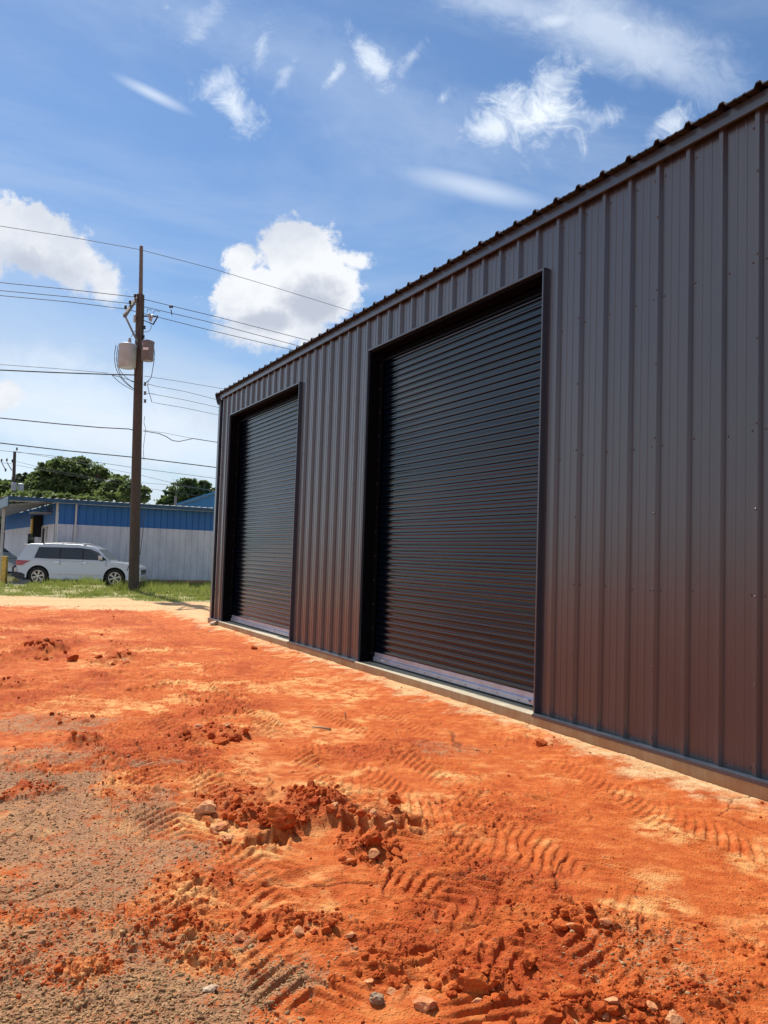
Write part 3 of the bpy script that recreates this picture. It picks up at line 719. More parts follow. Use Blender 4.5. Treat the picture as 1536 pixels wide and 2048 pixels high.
# local frame: X = -s (towards the camera's right), Y = into the building, Z = up
S_FAR, S_NEAR, DEPTH = 16.62, -9.0, 14.0
PAN = .042; ZT = SLAB+4.78
DOORS = [(5.88, 9.57), (12.06, 15.83)]; DTOP = SLAB+4.27
LAP = 3.572

b_ = MB()
segs = []
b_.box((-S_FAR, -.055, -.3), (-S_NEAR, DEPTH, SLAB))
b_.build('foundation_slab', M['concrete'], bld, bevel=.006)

def prof_pts(x0, x1, lap0, y_pan, rib=.034):
    """R-panel outline between local x0..x1; major ribs every 0.3048 m"""
    pts = []
    P = .3048
    k0 = math.floor((x0-lap0)/P)-1; k1 = math.ceil((x1-lap0)/P)+1
    for k in range(k0, k1+1):
        c0 = lap0+k*P
        pts += [(c0-.036, 0), (c0-.0345, .003), (c0-.0185, rib-.002), (c0-.0165, rib), (c0+.0165, rib), (c0+.0185, rib-.002), (c0+.0345, .003), (c0+.036, 0)]
        for q in (.113, .192):
            pts += [(c0+q-.015, 0), (c0+q-.009, .0055), (c0+q+.009, .0055), (c0+q+.015, 0)]
    pts.sort(); res = []
    for a, b2 in zip(pts[:-1], pts[1:]):
        for (xa, ya), (xb, yb) in ((a, b2),):
            if xb <= x0 or xa >= x1: continue
            t0 = max(x0, xa); t1 = min(x1, xb)
            f = lambda t: ya+(yb-ya)*((t-xa)/(xb-xa) if xb > xa else 0)
            if not res or abs(res[-1][0]-t0) > 1e-6: res.append((t0, f(t0)))
            res.append((t1, f(t1)))
    return [(px_, y_pan-py_) for px_, py_ in res]
def sheet(mb, pts, z0, z1, mi=0, nz=1):
    n = len(pts); vs = []
    for j in range(nz+1):
        z = z0+(z1-z0)*j/nz; vs += [(px_, py_, z) for px_, py_ in pts]
    fs = [(j*n+i, j*n+i+1, (j+1)*n+i+1, (j+1)*n+i) for j in range(nz) for i in range(n-1)]
    mb.add(vs, fs, mi)

edges = [-S_FAR]+[-(LAP+.9144*k) for k in range(60, -60, -1) if -S_FAR+.25 < -(LAP+.9144*k) < -S_NEAR-.1]+[-S_NEAR]
lap0 = -LAP
wall = MB()
wroot = None
pan_i = 0
wall_o = empty('wall', (0, 0, 0)); wall_o.parent = bld
for e0, e1 in zip(edges[:-1], edges[1:]):
    mb = MB(); xs_ = [e0, e1]
    cuts = sorted(set([e0, e1]+[c for s0_, s1_ in DOORS for c in (-s1_-.002, -s0_+.002) if e0 < c < e1]))
    jit = random.Random(pan_i).uniform(-.0012, .0012)
    for a, b2 in zip(cuts[:-1], cuts[1:]):
        mid = (a+b2)/2; isdoor = any(-s1_ < mid < -s0_ for s0_, s1_ in DOORS)
        sheet(mb, prof_pts(a, b2, lap0, PAN+jit), DTOP if isdoor else SLAB+.006, ZT+.03)
    me = mb.mesh('wall_panel', M['panel']); link_mesh('wall_panel', me, wall_o); pan_i += 1
# steel screws
def hexhead(mb, x_, y_, z_, r_=.0075, h_=.006, washer=True):
    n = 6
    if washer: mb.lathe([(r_*1.5, 0), (r_*1.4, -.002)], 8, (x_, y_, z_), 'y')
    mb.lathe([(r_, -.002), (r_, -h_), (r_*.7, -h_-.0015)], n, (x_, y_, z_), 'y')
sc = MB()
for k in range(-14, 15):
    s_lap = LAP+.9144*k
    if not (S_NEAR < s_lap < S_FAR-.2): continue
    z = SLAB+.08
    while z < ZT-.1:
        if not any(a-.03 < s_lap < b2+.03 and z < DTOP for a, b2 in DOORS): hexhead(sc, -s_lap+.006, PAN-.034, z)
        z += .608 if z > SLAB+.6 else .55
for k in range(-40, 45):
    s_r = LAP+.3048*k
    for z in (SLAB+.045, SLAB+1.235, SLAB+2.4, SLAB+3.62, SLAB+4.62):
        for o_ in ((-.055,) if (k % 3) else (-.055, .052)):
            ss_ = s_r+o_
            if S_NEAR < ss_ < S_FAR-.1 and not any(a-.05 < ss_ < b2+.05 and z < DTOP+.05 for a, b2 in DOORS):
                if random.Random(k*7+int(z*10)).random() < .9: hexhead(sc, -ss_, PAN, z+random.Random(k).uniform(-.012, .012))
tag(sc.build('screw', M['screw'], wall_o), kind='stuff')

# base trim strips between the doors
runs = [(S_NEAR, DOORS[0][0]-.03), (DOORS[0][1]+.03, DOORS[1][0]-.03), (DOORS[1][1]+.03, S_FAR-.02)]
for a, b2 in runs:
    mb = MB(); mb.box((-b2, -.059, SLAB+.002), (-a, PAN+.01, SLAB+.007)); mb.box((-b2, -.064, SLAB-.020), (-a, -.0595, SLAB+.008))
    mb.build('base_trim', M['trim'], bld)
# eave trim
mb = MB()
prf = [(-.030, ZT-.055), (-.030, ZT+.045), (.02, ZT+.05), (PAN+.05, ZT+.05), (PAN+.05, ZT+.0), (-.022, ZT+.0), (-.022, ZT-.047), (-.005, ZT-.047), (-.005, ZT-.055)]
mb.ext(prf, 'x', -S_FAR-.03, -S_NEAR); mb.build('eave_trim', M['trim'], bld)
# corner trim + little rake end cap
mb = MB(); mb.ext([(-S_FAR-.028, -.012), (-S_FAR+.085, -.012), (-S_FAR+.085, .03), (-S_FAR+.07, .03), (-S_FAR+.07, .002), (-S_FAR-.016, .002), (-S_FAR-.016, .10), (-S_FAR-.028, .10)], 'z', SLAB-.01, ZT-.056)
mb.build('corner_trim', M['trim'], bld)
MB().ext([(-.10, ZT+.035), (-.055, ZT-.12), (-.03, ZT-.16), (.03, ZT-.16), (.03, ZT+.1), (-.10, ZT+.075)], 'x', -S_FAR-.045, -S_FAR-.031).build('end_cap', M['trim'], bld)
# roof panels with open ribs at the eave
RZ = ZT+.062; SLOPE = 1/12.
edges_r = [-S_FAR-.05]+[e+.045 for e in edges[1:-1]]+[-S_NEAR]
roof_o = empty('roof', (0, 0, 0)); roof_o.parent = bld
lapr = -(15.9856-.3048*2)
for e0, e1 in zip(edges_r[:-1], edges_r[1:]):
    pts = prof_pts(e0, e1, lapr, 0)
    mb = MB(); n = len(pts); vs = []
    for (yy, zz) in ((-.10, RZ-.10*SLOPE), (DEPTH/2, RZ+DEPTH/2*SLOPE)):
        vs += [(px_, yy, zz-py_+0) for px_, py_ in pts]
    vs += [(v[0], v[1], v[2]-.010) for v in vs]
    fs = [(i, i+1, n+i+1, n+i) for i in range(n-1)]+[(2*n+i, 2*n+i+1, 3*n+i+1, 3*n+i) for i in range(n-1)]+[(i, i+1, 2*n+i+1, 2*n+i) for i in range(n-1)]
    mb.add(vs, fs[:n-1], 0); mb.f += fs[n-1:]; mb.mi += [1]*(len(fs)-n+1); link_mesh('roof_panel', mb.mesh('roof_panel', [M['galv'], M['roof_edge']]), roof_o)
# far slope of the roof, end walls, back wall (never seen from the front, kept plain but real)
mb = MB(); mb.add([(-S_FAR-.05, DEPTH/2, RZ+DEPTH/2*SLOPE), (-S_NEAR, DEPTH/2, RZ+DEPTH/2*SLOPE), (-S_NEAR, DEPTH+.1, RZ), (-S_FAR-.05, DEPTH+.1, RZ)], [(0, 1, 2, 3)])
mb.build('back_roof', M['galv'], bld)
for xx in (-S_FAR-.012, -S_NEAR):
    mb = MB(); mb.add([(xx, PAN+.06, SLAB), (xx, DEPTH, SLAB), (xx, DEPTH, ZT), (xx, DEPTH/2, RZ+DEPTH/2*SLOPE-.01), (xx, PAN+.06, ZT+.05)], [(0, 1, 2, 3, 4)]); mb.build('end_wall', M['panel'], bld)
mb = MB(); mb.add([(-S_FAR, DEPTH, SLAB), (-S_NEAR, DEPTH, SLAB), (-S_NEAR, DEPTH, ZT), (-S_FAR, DEPTH, ZT)], [(0, 1, 2, 3)]); mb.build('back_wall', M['panel'], bld)

# doors
CUR = .20           # curtain plane depth
def slat_mesh(w, pitch, variant=0):
    g = [(0, 0), (-.003, .004), (-.0035, .020), (-.001, .034), (-.0035, .048), (0, .055), (.019, .0585), (.0195, .0745), (0, pitch)]
    mb = MB(); n = len(g)
    vs = [(x_, y_, z_) for x_ in (0, w) for y_, z_ in g]
    mb.add(vs, [(i, n+i, n+i+1, i+1) for i in range(n-1)])
    return mb.mesh('slat', M['slat'])
for di, (s0_, s1_) in enumerate(DOORS):
    door = empty('roll_up_door', (-s1_, 0, SLAB)); door.parent = bld
    w = s1_-s0_; hgt = DTOP-SLAB
    tag(door, 'near roll-up door of the pair, larger in view' if di == 0 else 'far roll-up door next to the building corner')
    # opening trim, proud of the panels
    for nm, bx in (('side_trim', ((-.014, -.018, .0), (.006, PAN+.03, hgt+.020))), ('side_trim', ((w-.006, -.018, .0), (w+.014, PAN+.03, hgt+.020))), ('head_trim', ((-.014, -.016, hgt-.004), (w+.014, PAN+.03, hgt+.020)))):
        MB().box(*bx).build(nm, M['trim'], door, bevel=.004)
    MB().box((.004, PAN-.025, 0), (.030, CUR+.09, hgt-.005)).build('jamb', M['jamb'], door)
    MB().box((w-.030, PAN-.025, 0), (w-.004, CUR+.09, hgt-.005)).build('jamb', M['jamb'], door)
    MB().box((.031, PAN-.025, hgt-.03), (w-.031, CUR-.02, hgt-.007)).build('header', M['jamb'], door)
    # guides with bolts
    for gx0, gx1 in ((.031, .105), (w-.105, w-.031)):
        MB().box((gx0, CUR-.035, .0), (gx1, CUR-.020, hgt-.035)).box((gx0, CUR-.019, 0), (gx0+.01, CUR+.05, hgt-.035)).build('guide', M['guide'], door)
    bo = MB()
    for j in range(13):
        for gx in (.06, w-.06): hexhead(bo, gx, CUR-.036, .12+j*.33, .008, .008)
    tag(bo.build('bolt', M['zinc'], door), kind='stuff')
    pitch = .081; ns = int((hgt-.16)/pitch)
    me = slat_mesh(w-.07, pitch)
    for j in range(ns):
        link_mesh('slat', me, door, (.035, CUR+random.Random(j+di*99).uniform(-.0012, .0012), .135+j*pitch), (random.Random(j*3+di).uniform(-.009, .009), 0, 0))
    zt_ = .135+ns*pitch
    MB().box((.033, CUR+.02, zt_-.02), (w-.033, CUR+.05, hgt-.03)).build('hood', M['jamb'], door)
    MB().box((.106, CUR-.03, hgt-.14), (w-.106, CUR-.012, hgt-.115)).build('stop_bar', M['guide'], door)
    # bottom bar
    MB().ext([(CUR-.034, .022), (CUR-.034, .072), (CUR-.027, .078), (CUR-.012, .082), (CUR-.012, .136), (CUR+.012, .136), (CUR+.012, .022)], 'x', .033, w-.033).build('bottom_bar', M['alu'], door, bevel=.002)
    MB().ext([(CUR-.026, .002), (CUR-.026, .021), (CUR+.01, .021), (CUR+.01, .002)], 'x', .04, w-.04).build('bottom_seal', M['rubber'], door)
    bb = MB(); r2 = random.Random(5+di)
    for j in range(12): hexhead(bb, .18+j*(w-.36)/11+r2.uniform(-.05, .05), CUR-.034, .045+r2.uniform(-.008, .008), .006, .005, False)
    tag(bb.build('bolt', M['screw'], door), kind='stuff')
    if di == 0:
        # small flag-like sticker: navy corner, red stripes
        st = MB(); x0_ = w-.30; zz = .030
        st.box((x0_, CUR-.0355, zz), (x0_+.10, CUR-.0345, zz+.042), 0)
        for j in range(4): st.box((x0_+.004, CUR-.0362, zz+.003+j*.010), (x0_+.096, CUR-.0356, zz+.008+j*.010), 1)
        st.box((x0_+.002, CUR-.0368, zz+.022), (x0_+.042, CUR-.0363, zz+.041), 2)
        st.build('sticker', [M['paper'], M['red'], M['navy']], door)
        MB().box((.33, CUR-.036, .046), (.40, CUR-.0345, .068)).build('sticker', M['paper'], door)
MB().box((-S_FAR+.3, CUR+.5, SLAB+.01), (-S_NEAR-.3, CUR+.52, ZT-.2)).build('inner_liner', M['dark'], bld)

# ------------------------------------------------------------------ utility pole and its gear
pb = at(268, 1168, 30.5); pt = at(283, 493, 30.5); PY = 30.5
pole = empty('utility_pole', (pb.x, pb.y, 0), label='tall brown wooden utility pole with two transformers standing in the grass verge', cat='utility pole')
def L(p): return Vector((p.x-pb.x, p.y-pb.y, p.z))
def pl(px, py, dY=0): return L(at(px, py, PY+dY))
q0 = L(pb); q1 = L(pt); q0.z = -.2
zj = pl(281, 590).z; axis = lambda z: q0+(q1-q0)*((z-q0.z)/(q1.z-q0.z))
MB().tube([axis(z) for z in np.linspace(-.2, zj, 12)], [.205-.05*i/11 for i in range(12)], 14).build('pole_shaft', M['wood_pole'], pole, smooth=60)
MB().tube([axis(zj-.3)+Vector((.03, -.05, 0)), axis(q1.z)+Vector((.0, -.02, 0))], [.085, .07], 10).build('top_extension', M['wood_arm'], pole, smooth=60)
# crossarm runs towards the camera's left
ca0 = pl(279, 588, .3); ca1 = pl(249, 632, -1.7)
dirc = (ca1-ca0).normalized()
def beam(mb, a, b2, w_, h_):
    a = Vector(a); b2 = Vector(b2); d = (b2-a); Lh = d.length; d.normalize(); sx = d.cross(Vector((0, 0, 1))).normalized(); uz = sx.cross(d)
    vs = [p+sx*sx_*w_/2+uz*sz_*h_/2 for p in (a, b2) for sx_, sz_ in ((-1, -1), (1, -1), (1, 1), (-1, 1))]
    mb.add(vs, ((0, 1, 5, 4), (1, 2, 6, 5), (2, 3, 7, 6), (3, 0, 4, 7), (3, 2, 1, 0), (4, 5, 6, 7)))
    return mb
beam(MB(), ca0, ca1, .10, .13).build('crossarm', M['wood_arm'], pole, bevel=.008)
beam(MB(), ca1+Vector((.05, 0, -.05)), pl(275, 684, -.2), .05, .06).build('brace', M['steel'], pole)
INS = [pl(270, 594, -.3), pl(260, 607, -.9), pl(251, 617, -1.5)]
ins_prof = [(.03, 0), (.05, .02), (.055, .05), (.035, .07), (.05, .09), (.045, .13), (.02, .15)]
for p in INS: MB().lathe(ins_prof, 12, p+Vector((0, 0, -.02))).build('insulator', M['black'], pole, smooth=50)
# transformers
def transformer(name, cx, cy0, cy1, rpx, m, dY, lid=True):
    top = pl(cx, cy0, dY); bot = pl(cx, cy1, dY); r_ = rpx/F_PX*(PY+dY); hh_ = top.z-bot.z
    o = MB().lathe([(r_*.90, 0), (r_*.96, .02), (r_, .05), (r_, hh_-.1), (r_*1.05, hh_-.09), (r_*1.05, hh_-.05), (r_*.98, hh_-.02), (r_*.5, hh_+.03), (.01, hh_+.05)], 26, (bot.x, bot.y, bot.z)).build(name, m, pole, smooth=40)
    return o, Vector((bot.x, bot.y, bot.z)), r_, hh_
t1, tb, tr_, thh = transformer('transformer_tank', 253.5, 688, 736, 17.5, M['tr_grey'], -.25)
tag(t1, 'larger pale grey transformer tank')
t2, tb2, tr2, th2 = transformer('transformer_tank', 294.5, 682, 722, 12.2, M['tr_dark'], -.55)
tag(t2, 'smaller dark transformer tank with rust streaks and a pale plate')
MB().lathe([(.05, 0), (.07, .05), (.05, .08), (.07, .12), (.05, .16), (.065, .2), (.03, .25)], 12, tb+Vector((.06, 0, thh))).build('bushing', M['porcelain'], t1 and pole, smooth=50)
MB().box((tb2.x-.11, tb2.y-tr2-.012, tb2.z+.38), (tb2.x+.09, tb2.y-tr2+.02, tb2.z+.47)).build('name_plate', M['paper'], pole)
for k, (dx_, dz_) in enumerate(((-.14, .0), (-.02, .02), (.1, .0))): MB().lathe([(.02, 0), (.035, .03), (.02, .05), (.03, .08), (.01, .11)], 10, tb2+Vector((dx_, -tr2*.75, th2-.22+dz_))).build('bushing', M['porcelain'], pole, smooth=50)
for zz in (.25, .62): beam(MB(), tb+Vector((tr_*.9, .02, zz)), axis(tb.z+zz)+Vector((-.1, 0, 0)), .05, .09).build('bracket', M['steel'], pole)
beam(MB(), tb2+Vector((-tr2*.6, .1, .5)), axis(tb2.z+.5)+Vector((.1, 0, 0)), .05, .09).build('bracket', M['steel'], pole)
# cutout fuses and arresters beside the top of the shaft
beam(MB(), axis(pl(283, 632).z), pl(312, 633, -.2), .05, .05).build('fuse_arm', M['black'], pole)
beam(MB(), axis(pl(283, 638).z), pl(308, 649, -.2), .03, .03).build('fuse_arm', M['black'], pole)
for a, b2 in (((298, 627), (300, 641)), ((305, 630), (301, 643))):
    A_, B_ = pl(*a, -.2), pl(*b2, -.2); pts = [A_+(B_-A_)*t for t in np.linspace(0, 1, 9)]
    MB().tube(pts, [.035, .055, .035, .055, .035, .055, .035, .055, .03], 10).build('cutout_fuse', M['porcelain'], pole, smooth=True)
MB().tube([pl(300, 646, -.2), pl(306, 649, -.2), pl(314, 636, -.2), pl(315, 631, -.2)], .03, 8).build('fuse_holder', M['black'], pole)
A_, B_ = pl(269.5, 629, -.2), pl(269, 645, -.2)
MB().tube([A_+(B_-A_)*t for t in np.linspace(0, 1, 9)], [.03, .055, .035, .055, .035, .055, .035, .055, .03], 10).build('arrester', M['porcelain'], pole, smooth=True)
beam(MB(), pl(269, 637, -.2), axis(pl(283, 637).z), .03, .03).build('arrester_arm', M['black'], pole)
for (px, py) in ((290, 768), (290, 786), (290, 802), (271, 750), (289, 655), (287, 674)):
    p = pl(px, py, -.1); MB().lathe([(.03, -.07), (.055, -.06), (.055, -.03), (.03, -.01), (.03, .01), (.055, .03), (.055, .06), (.03, .07)], 10, p).build('spool_insulator', M['black'], pole, smooth=40)
def drop(pts, r_, name='jumper_wire', m='wire', dY=-.3):
    P = [pl(px, py, dY) for px, py in pts]
    # Catmull-Rom through the points
    out_ = []
    for i in range(len(P)-1):
        p0, p1, p2, p3 = P[max(i-1, 0)], P[i], P[i+1], P[min(i+2, len(P)-1)]
        for t in np.linspace(0, 1, 7)[:-1]:
            out_.append(.5*((2*p1)+(-p0+p2)*t+(2*p0-5*p1+4*p2-p3)*t*t+(-p0+3*p1-3*p2+p3)*t**3))
    out_.append(P[-1]); MB().tube(out_, r_, 6).build(name, M[m], pole, smooth=True)
drop([(232, 690), (229, 715), (234, 742), (250, 765), (274, 782)], .013)
drop([(236, 692), (233, 718), (240, 748), (256, 768), (275, 783)], .013)
drop([(237, 700), (236, 725), (243, 745), (262, 762), (276, 766)], .012)
drop([(307, 690), (309, 712), (305, 740), (301, 757), (291, 765)], .013)
drop([(224, 750), (240, 765), (258, 776), (274, 783)], .013)
drop([(224, 750), (250, 757), (275, 766)], .012)
drop([(303, 651), (300, 660), (292, 664), (286, 663)], .01)
drop([(262, 674), (270, 662), (278, 658)], .01)
drop([(306, 626), (312, 621), (320, 624)], .01)
drop([(294, 625), (296, 618), (303, 621)], .01)
drop([(297, 760), (296, 775), (304, 805)], .012)
drop([(290, 832), (288, 845), (291, 860), (287, 895), (288, 920)], .009)
drop([(290, 770), (300, 769), (306, 771)], .01)
drop([(290, 788), (298, 787), (308, 788)], .01)
drop([(283, 752), (279, 500)], .008, 'ground_wire', 'wire_thin', -.25)
drop([(289, 1020), (286, 1060), (280, 1110)], .012, 'ground_wire')
# guy-like cable leaning off the shaft
drop([(277, 1080), (268, 1105), (254, 1142)], .016, 'guy_cable', 'wire', -.35)

# ------------------------------------------------------------------ overhead lines: each wire a thing
def wire(pts, r_, label, m='wire', sag=0.):
    """pts: list of (px, py, Y)"""
    P = [at(*p) for p in pts]; out_ = []
    for a, b2 in zip(P[:-1], P[1:]):
        n = 14
        for t in np.linspace(0, 1, n)[:-1]:
            p = a.lerp(b2, t); p.z -= 4*sag*t*(1-t)*((b2-a).length/20)**2; out_.append(p)
    out_.append(P[-1])
    o = MB().tube(out_, r_, 6).build('power_line', M[m], smooth=True)
    tag(o, label, 'power line')
YL, YR = 27.6, 41.0
def wy(px): return PY+(px-280)*(.0105 if px < 280 else .0235)     # depth of the line route at a pixel column
def W3(l): return [(px, py, wy(px)) for px, py in l]
wire(W3([(-420, 383), (-200, 418), (0, 452), (140, 474), (279, 499), (420, 536), (560, 578), (695, 620), (900, 690)]), .011, 'topmost overhead wire tied to the very tip of the utility pole', 'wire_thin')
wire(W3([(-420, 545), (0, 565), (140, 579), (269, 594), (443, 636), (609, 679), (800, 730)]), .013, 'uppermost of the three wires carried by the crossarm')
wire(W3([(-420, 560), (0, 581), (140, 594), (260, 607), (410, 642), (590, 690), (800, 748)]), .013, 'middle of the three wires carried by the crossarm')
wire(W3([(-420, 575), (0, 591), (140, 604), (251, 618), (315, 634), (410, 658), (577, 698), (800, 755)]), .013, 'lowest of the three wires carried by the crossarm')
wire(W3([(-420, 735), (0, 740), (110, 745), (224, 749), (271, 750)]), .024, 'thick black service cable ending at the pole below the grey transformer')
wire(W3([(-420, 722), (0, 729), (110, 737), (215, 746)]), .009, 'thin wire just above the thick black service cable', 'wire_thin')
wire(W3([(288, 752), (360, 763), (437, 776), (640, 812)]), .009, 'thin wire leaving the pole just under the transformers towards the building', 'wire_thin')
wire(W3([(305, 771), (370, 783), (437, 800), (640, 845)]), .009, 'first wire below the transformers held by the upper spool', 'wire_thin')
wire(W3([(305, 788), (370, 800), (437, 815), (640, 860)]), .009, 'wire below the transformers held by the middle spool', 'wire_thin')
wire(W3([(306, 805), (370, 816), (437, 830), (640, 874)]), .009, 'wire below the transformers held by the lowest spool', 'wire_thin')
wire(W3([(-420, 800), (0, 836), (120, 848), (200, 855), (258, 858), (272, 862)]), .020, 'lumpy black telephone cable reaching the pole from the left')
wire(W3([(287, 862), (318, 867), (332, 873), (345, 881), (358, 883), (372, 880), (386, 877), (437, 885), (640, 915)]), .016, 'telephone cable that dips in a loop right of the pole')
wire(W3([(287, 860), (330, 866), (386, 877)]), .007, 'fine messenger strand above the looping telephone cable', 'wire_thin')
wire(W3([(-420, 841), (0, 886), (130, 901), (272, 915), (433, 935), (640, 962)]), .021, 'straight black cable crossing low in front of the sky behind the pole shaft')
wire([(-200, 872, 50), (0, 901, 51), (100, 911, 52), (280, 937, 54), (433, 957, 56), (640, 985, 58)], .016, 'thin far wire passing just under the top of the distant pole', 'wire_thin')
wire([(33, 903, 60), (120, 918, 61), (280, 950, 62), (350, 967, 63), (437, 985, 64)], .014, 'faint wire running right from the tip of the distant pole', 'wire_thin')
wire([(33, 923, 60), (90, 937, 60), (200, 958, 62), (280, 965, 63), (360, 972, 64), (437, 982, 65)], .014, 'upper of two faint wires from the middle of the distant pole', 'wire_thin')
wire([(33, 930, 60), (90, 941, 60), (280, 975, 63), (340, 983, 64), (437, 999, 65)], .014, 'lower of two faint wires from the middle of the distant pole', 'wire_thin')
sp_o = MB()
for q in ((340, 616), (344, 616)): sp_o.lathe([(.03, 0), (.05, .03), (.03, .06), (.05, .09), (.02, .12)], 8, at(q[0], q[1], wy(342)))
sp_o.tube([at(342, 619, wy(342)), at(343, 626, wy(342)), at(344, 630, wy(342))], .02, 6)
tag(sp_o.build('wire_spacer', M['black'], smooth=True), 'small black insulating clamp hanging between the crossarm wires right of the pole', 'wire clamp')

# distant pole
d0 = at(25, 1090, 62); d1 = at(29.5, 903, 62)
p2 = empty('utility_pole', (d0.x, d0.y, 0), label='distant short utility pole with pale transformers behind the canopy', cat='utility pole')
def l2(px, py, dY=0): p = at(px, py, 62+dY); return Vector((p.x-d0.x, p.y-d0.y, p.z))
bz = l2(25, 1090); bz.z = 0
MB().tube([bz, l2(27.5, 960), l2(29.5, 903)], [.16, .13, .11], 10).build('pole_shaft', M['wood_pole'], p2, smooth=60)
for cx, cy0, cy1, r_, dY in ((27, 966, 981, 5, -.5), (41, 968, 983, 5.6, 0)):
    b0 = l2(cx, cy1, dY); tt = l2(cx, cy0, dY); rr_ = r_/F_PX*62
    MB().lathe([(rr_*.95, 0), (rr_, .04), (rr_, tt.z-b0.z-.05), (rr_*1.05, tt.z-b0.z), (rr_*.5, tt.z-b0.z+.05)], 16, b0).build('transformer_tank', M['tr_grey'], p2, smooth=40)
beam(MB(), l2(35, 972), l2(29, 972), .08, .1).build('bracket', M['steel'], p2)
for a, b2 in (((4, 926), (12, 942)), ((14, 925), (24, 941))): MB().tube([l2(*a), l2(*b2)], .035, 6).build('insulator_rod', M['steel'], p2)
for q in ((24.5, 925), (3, 924), (13.5, 923), (11, 943), (33.5, 901)): MB().lathe([(.04, 0), (.08, .05), (.05, .12), (.08, .2), (.03, .25)], 8, l2(*q)).build('insulator', M['black'], p2)
tag(MB().tube([at(-200, 912, 62), at(0, 925, 62), at(27, 928, 62)], .014, 6).build('power_line', M['wire_thin']), 'short faint wire left of the distant pole', 'power line')

# ------------------------------------------------------------------ blue and white metal building
K = at(113, 1092, 34.8); K.z = 0
ux = Vector((.859, .512, 0)).normalized(); uy = Vector((-ux.y, ux.x, 0))
blue = empty('blue_building', K, math.atan2(ux.y, ux.x), label='low metal building with a blue band above white panels behind the silver car', cat='building')
def two_tone():
    m = bpy.data.materials.new('blue_band_white_panel'); m.use_nodes = True; N = NT(m.node_tree); b = N.n['Principled BSDF']
    geo = N.new('ShaderNodeNewGeometry'); pos = geo.outputs['Position']; s_ = N.new('ShaderNodeSeparateXYZ'); N.l.new(pos, s_.inputs[0])
    mp = N.new('ShaderNodeMapping'); N.l.new(pos, mp.inputs[0]); mp.inputs['Scale'].default_value = (1, 1, .35)
    n1 = N.noise(mp.outputs[0], 2.2, 7, .65); n2 = N.noise(mp.outputs[0], 9, 5, .6)
    wh = N.mix(N.ss(n1, .35, .7), (.66, .68, .74, 1), (.52, .54, .60, 1)); wh = N.mix(N.m('MULTIPLY', N.ss(n2, .5, .72), .35), wh, (.40, .40, .45, 1))
    bl = N.mix(n1, (.010, .115, .36, 1), (.018, .16, .46, 1))
    N.l.new(N.mix(N.m('GREATER_THAN', s_.outputs[2], 2.57), wh, bl), b.inputs['Base Color']); b.inputs['Roughness'].default_value = .45
    return m
M['two'] = two_tone()
BH = 3.5
def blue_panel(x0, x1):
    c0 = x0
    g = []
    n = round((x1-x0)/.3048)
    for k in range(n):
        q = x0+k*.3048; g += [(q, -.045), (q+.012, -.045), (q+.022, 0), (q+.268, 0), (q+.282, -.045)]
    g.append((x0+n*.3048, -.045)); mb = MB(); sheet(mb, g, .16, BH); return mb
for k in range(22): blue_panel(k*.9144, (k+1)*.9144).build('wall_panel', M['two'], blue)
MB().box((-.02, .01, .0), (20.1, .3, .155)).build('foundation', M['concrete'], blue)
MB().box((-.10, -.012, .16), (.0, .10, BH)).build('corner_trim', M['white'], blue)
MB().box((.70, -.075, .2), (.77, -.035, BH-.02)).build('downspout', M['white'], blue)
# fascia with pale roof ends standing on it
xo = -2.05
MB().box((xo, -.42, BH+.0), (20.2, -.36, BH+.15)).build('fascia', M['blue_trim'], blue)
MB().box((xo, -.36, BH+.03), (20.2, .02, BH+.05)).build('soffit', M['soffit'], blue)
for k in range(24):
    x0_ = xo+k*.9144; mb = MB(); g = [(x0_, 0)]
    for j in range(3): q = x0_+j*.3048; g += [(q+.1, 0), (q+.115, .03), (q+.145, .03), (q+.16, 0)]
    g.append((x0_+.9144, 0)); n = len(g)
    mb.add([(a, -.44, BH+.16+b2) for a, b2 in g]+[(a, 12, BH+.16+.4+b2) for a, b2 in g], [(i, i+1, n+i+1, n+i) for i in range(n-1)])
    mb.build('roof_panel', M['white_roof'], blue)
# facade that runs back from the corner, canopy on posts
mb = MB(); g = [(.0+k*.3048*1.0, 0) for k in range(1)]
for k in range(24):
    mb = MB(); pts = []
    for j in range(3): q = k*.9144+j*.3048; pts += [(q, .03), (q+.014, .03), (q+.034, 0), (q+.254, 0), (q+.29, .03)]
    pts.append(((k+1)*.9144, .03)); n = len(pts)
    mb.add([(-.1-b2, a+.05, .16) for a, b2 in pts]+[(-.1-b2, a+.05, BH) for a, b2 in pts], [(i, i+1, n+i+1, n+i) for i in range(n-1)])
    link_mesh('wall_panel', mb.mesh('wall_panel', M['two']), blue)
cb = MB(); g = []
for j in range(60):
    q = -.42+j*.37; g += [(q, 0), (q+.24, 0), (q+.27, .04), (q+.34, .04)]
n = len(g)
cb.add([(xo, a, BH-.02+b2-.18) for a, b2 in g]+[(-.12, a, BH+.02+b2) for a, b2 in g], [(i, i+1, n+i+1, n+i) for i in range(n-1)])
cb.build('canopy_soffit', M['soffit'], blue)
MB().add([(xo-.04, -.42, BH-.26), (xo-.04, 21.8, BH-.26), (xo-.04, 21.8, BH+.15), (xo-.04, -.42, BH+.15), (xo, -.42, BH-.26), (xo, 21.8, BH-.26), (xo, 21.8, BH+.15), (xo, -.42, BH+.15)], [(0, 1, 2, 3), (4, 7, 6, 5), (0, 3, 7, 4), (1, 5, 6, 2), (3, 2, 6, 7), (0, 4, 5, 1)]).build('canopy_fascia', M['blue_trim'], blue)
for yy in (3.4, 8.6, 14.0, 19.4): MB().box((xo+.1, yy, 0), (xo+.22, yy+.12, BH-.2)).build('canopy_post', M['white'], blue)
MB().box((-.20, 2.3, .3), (-.15, 3.2, 2.4)).build('door', M['dark'], blue)
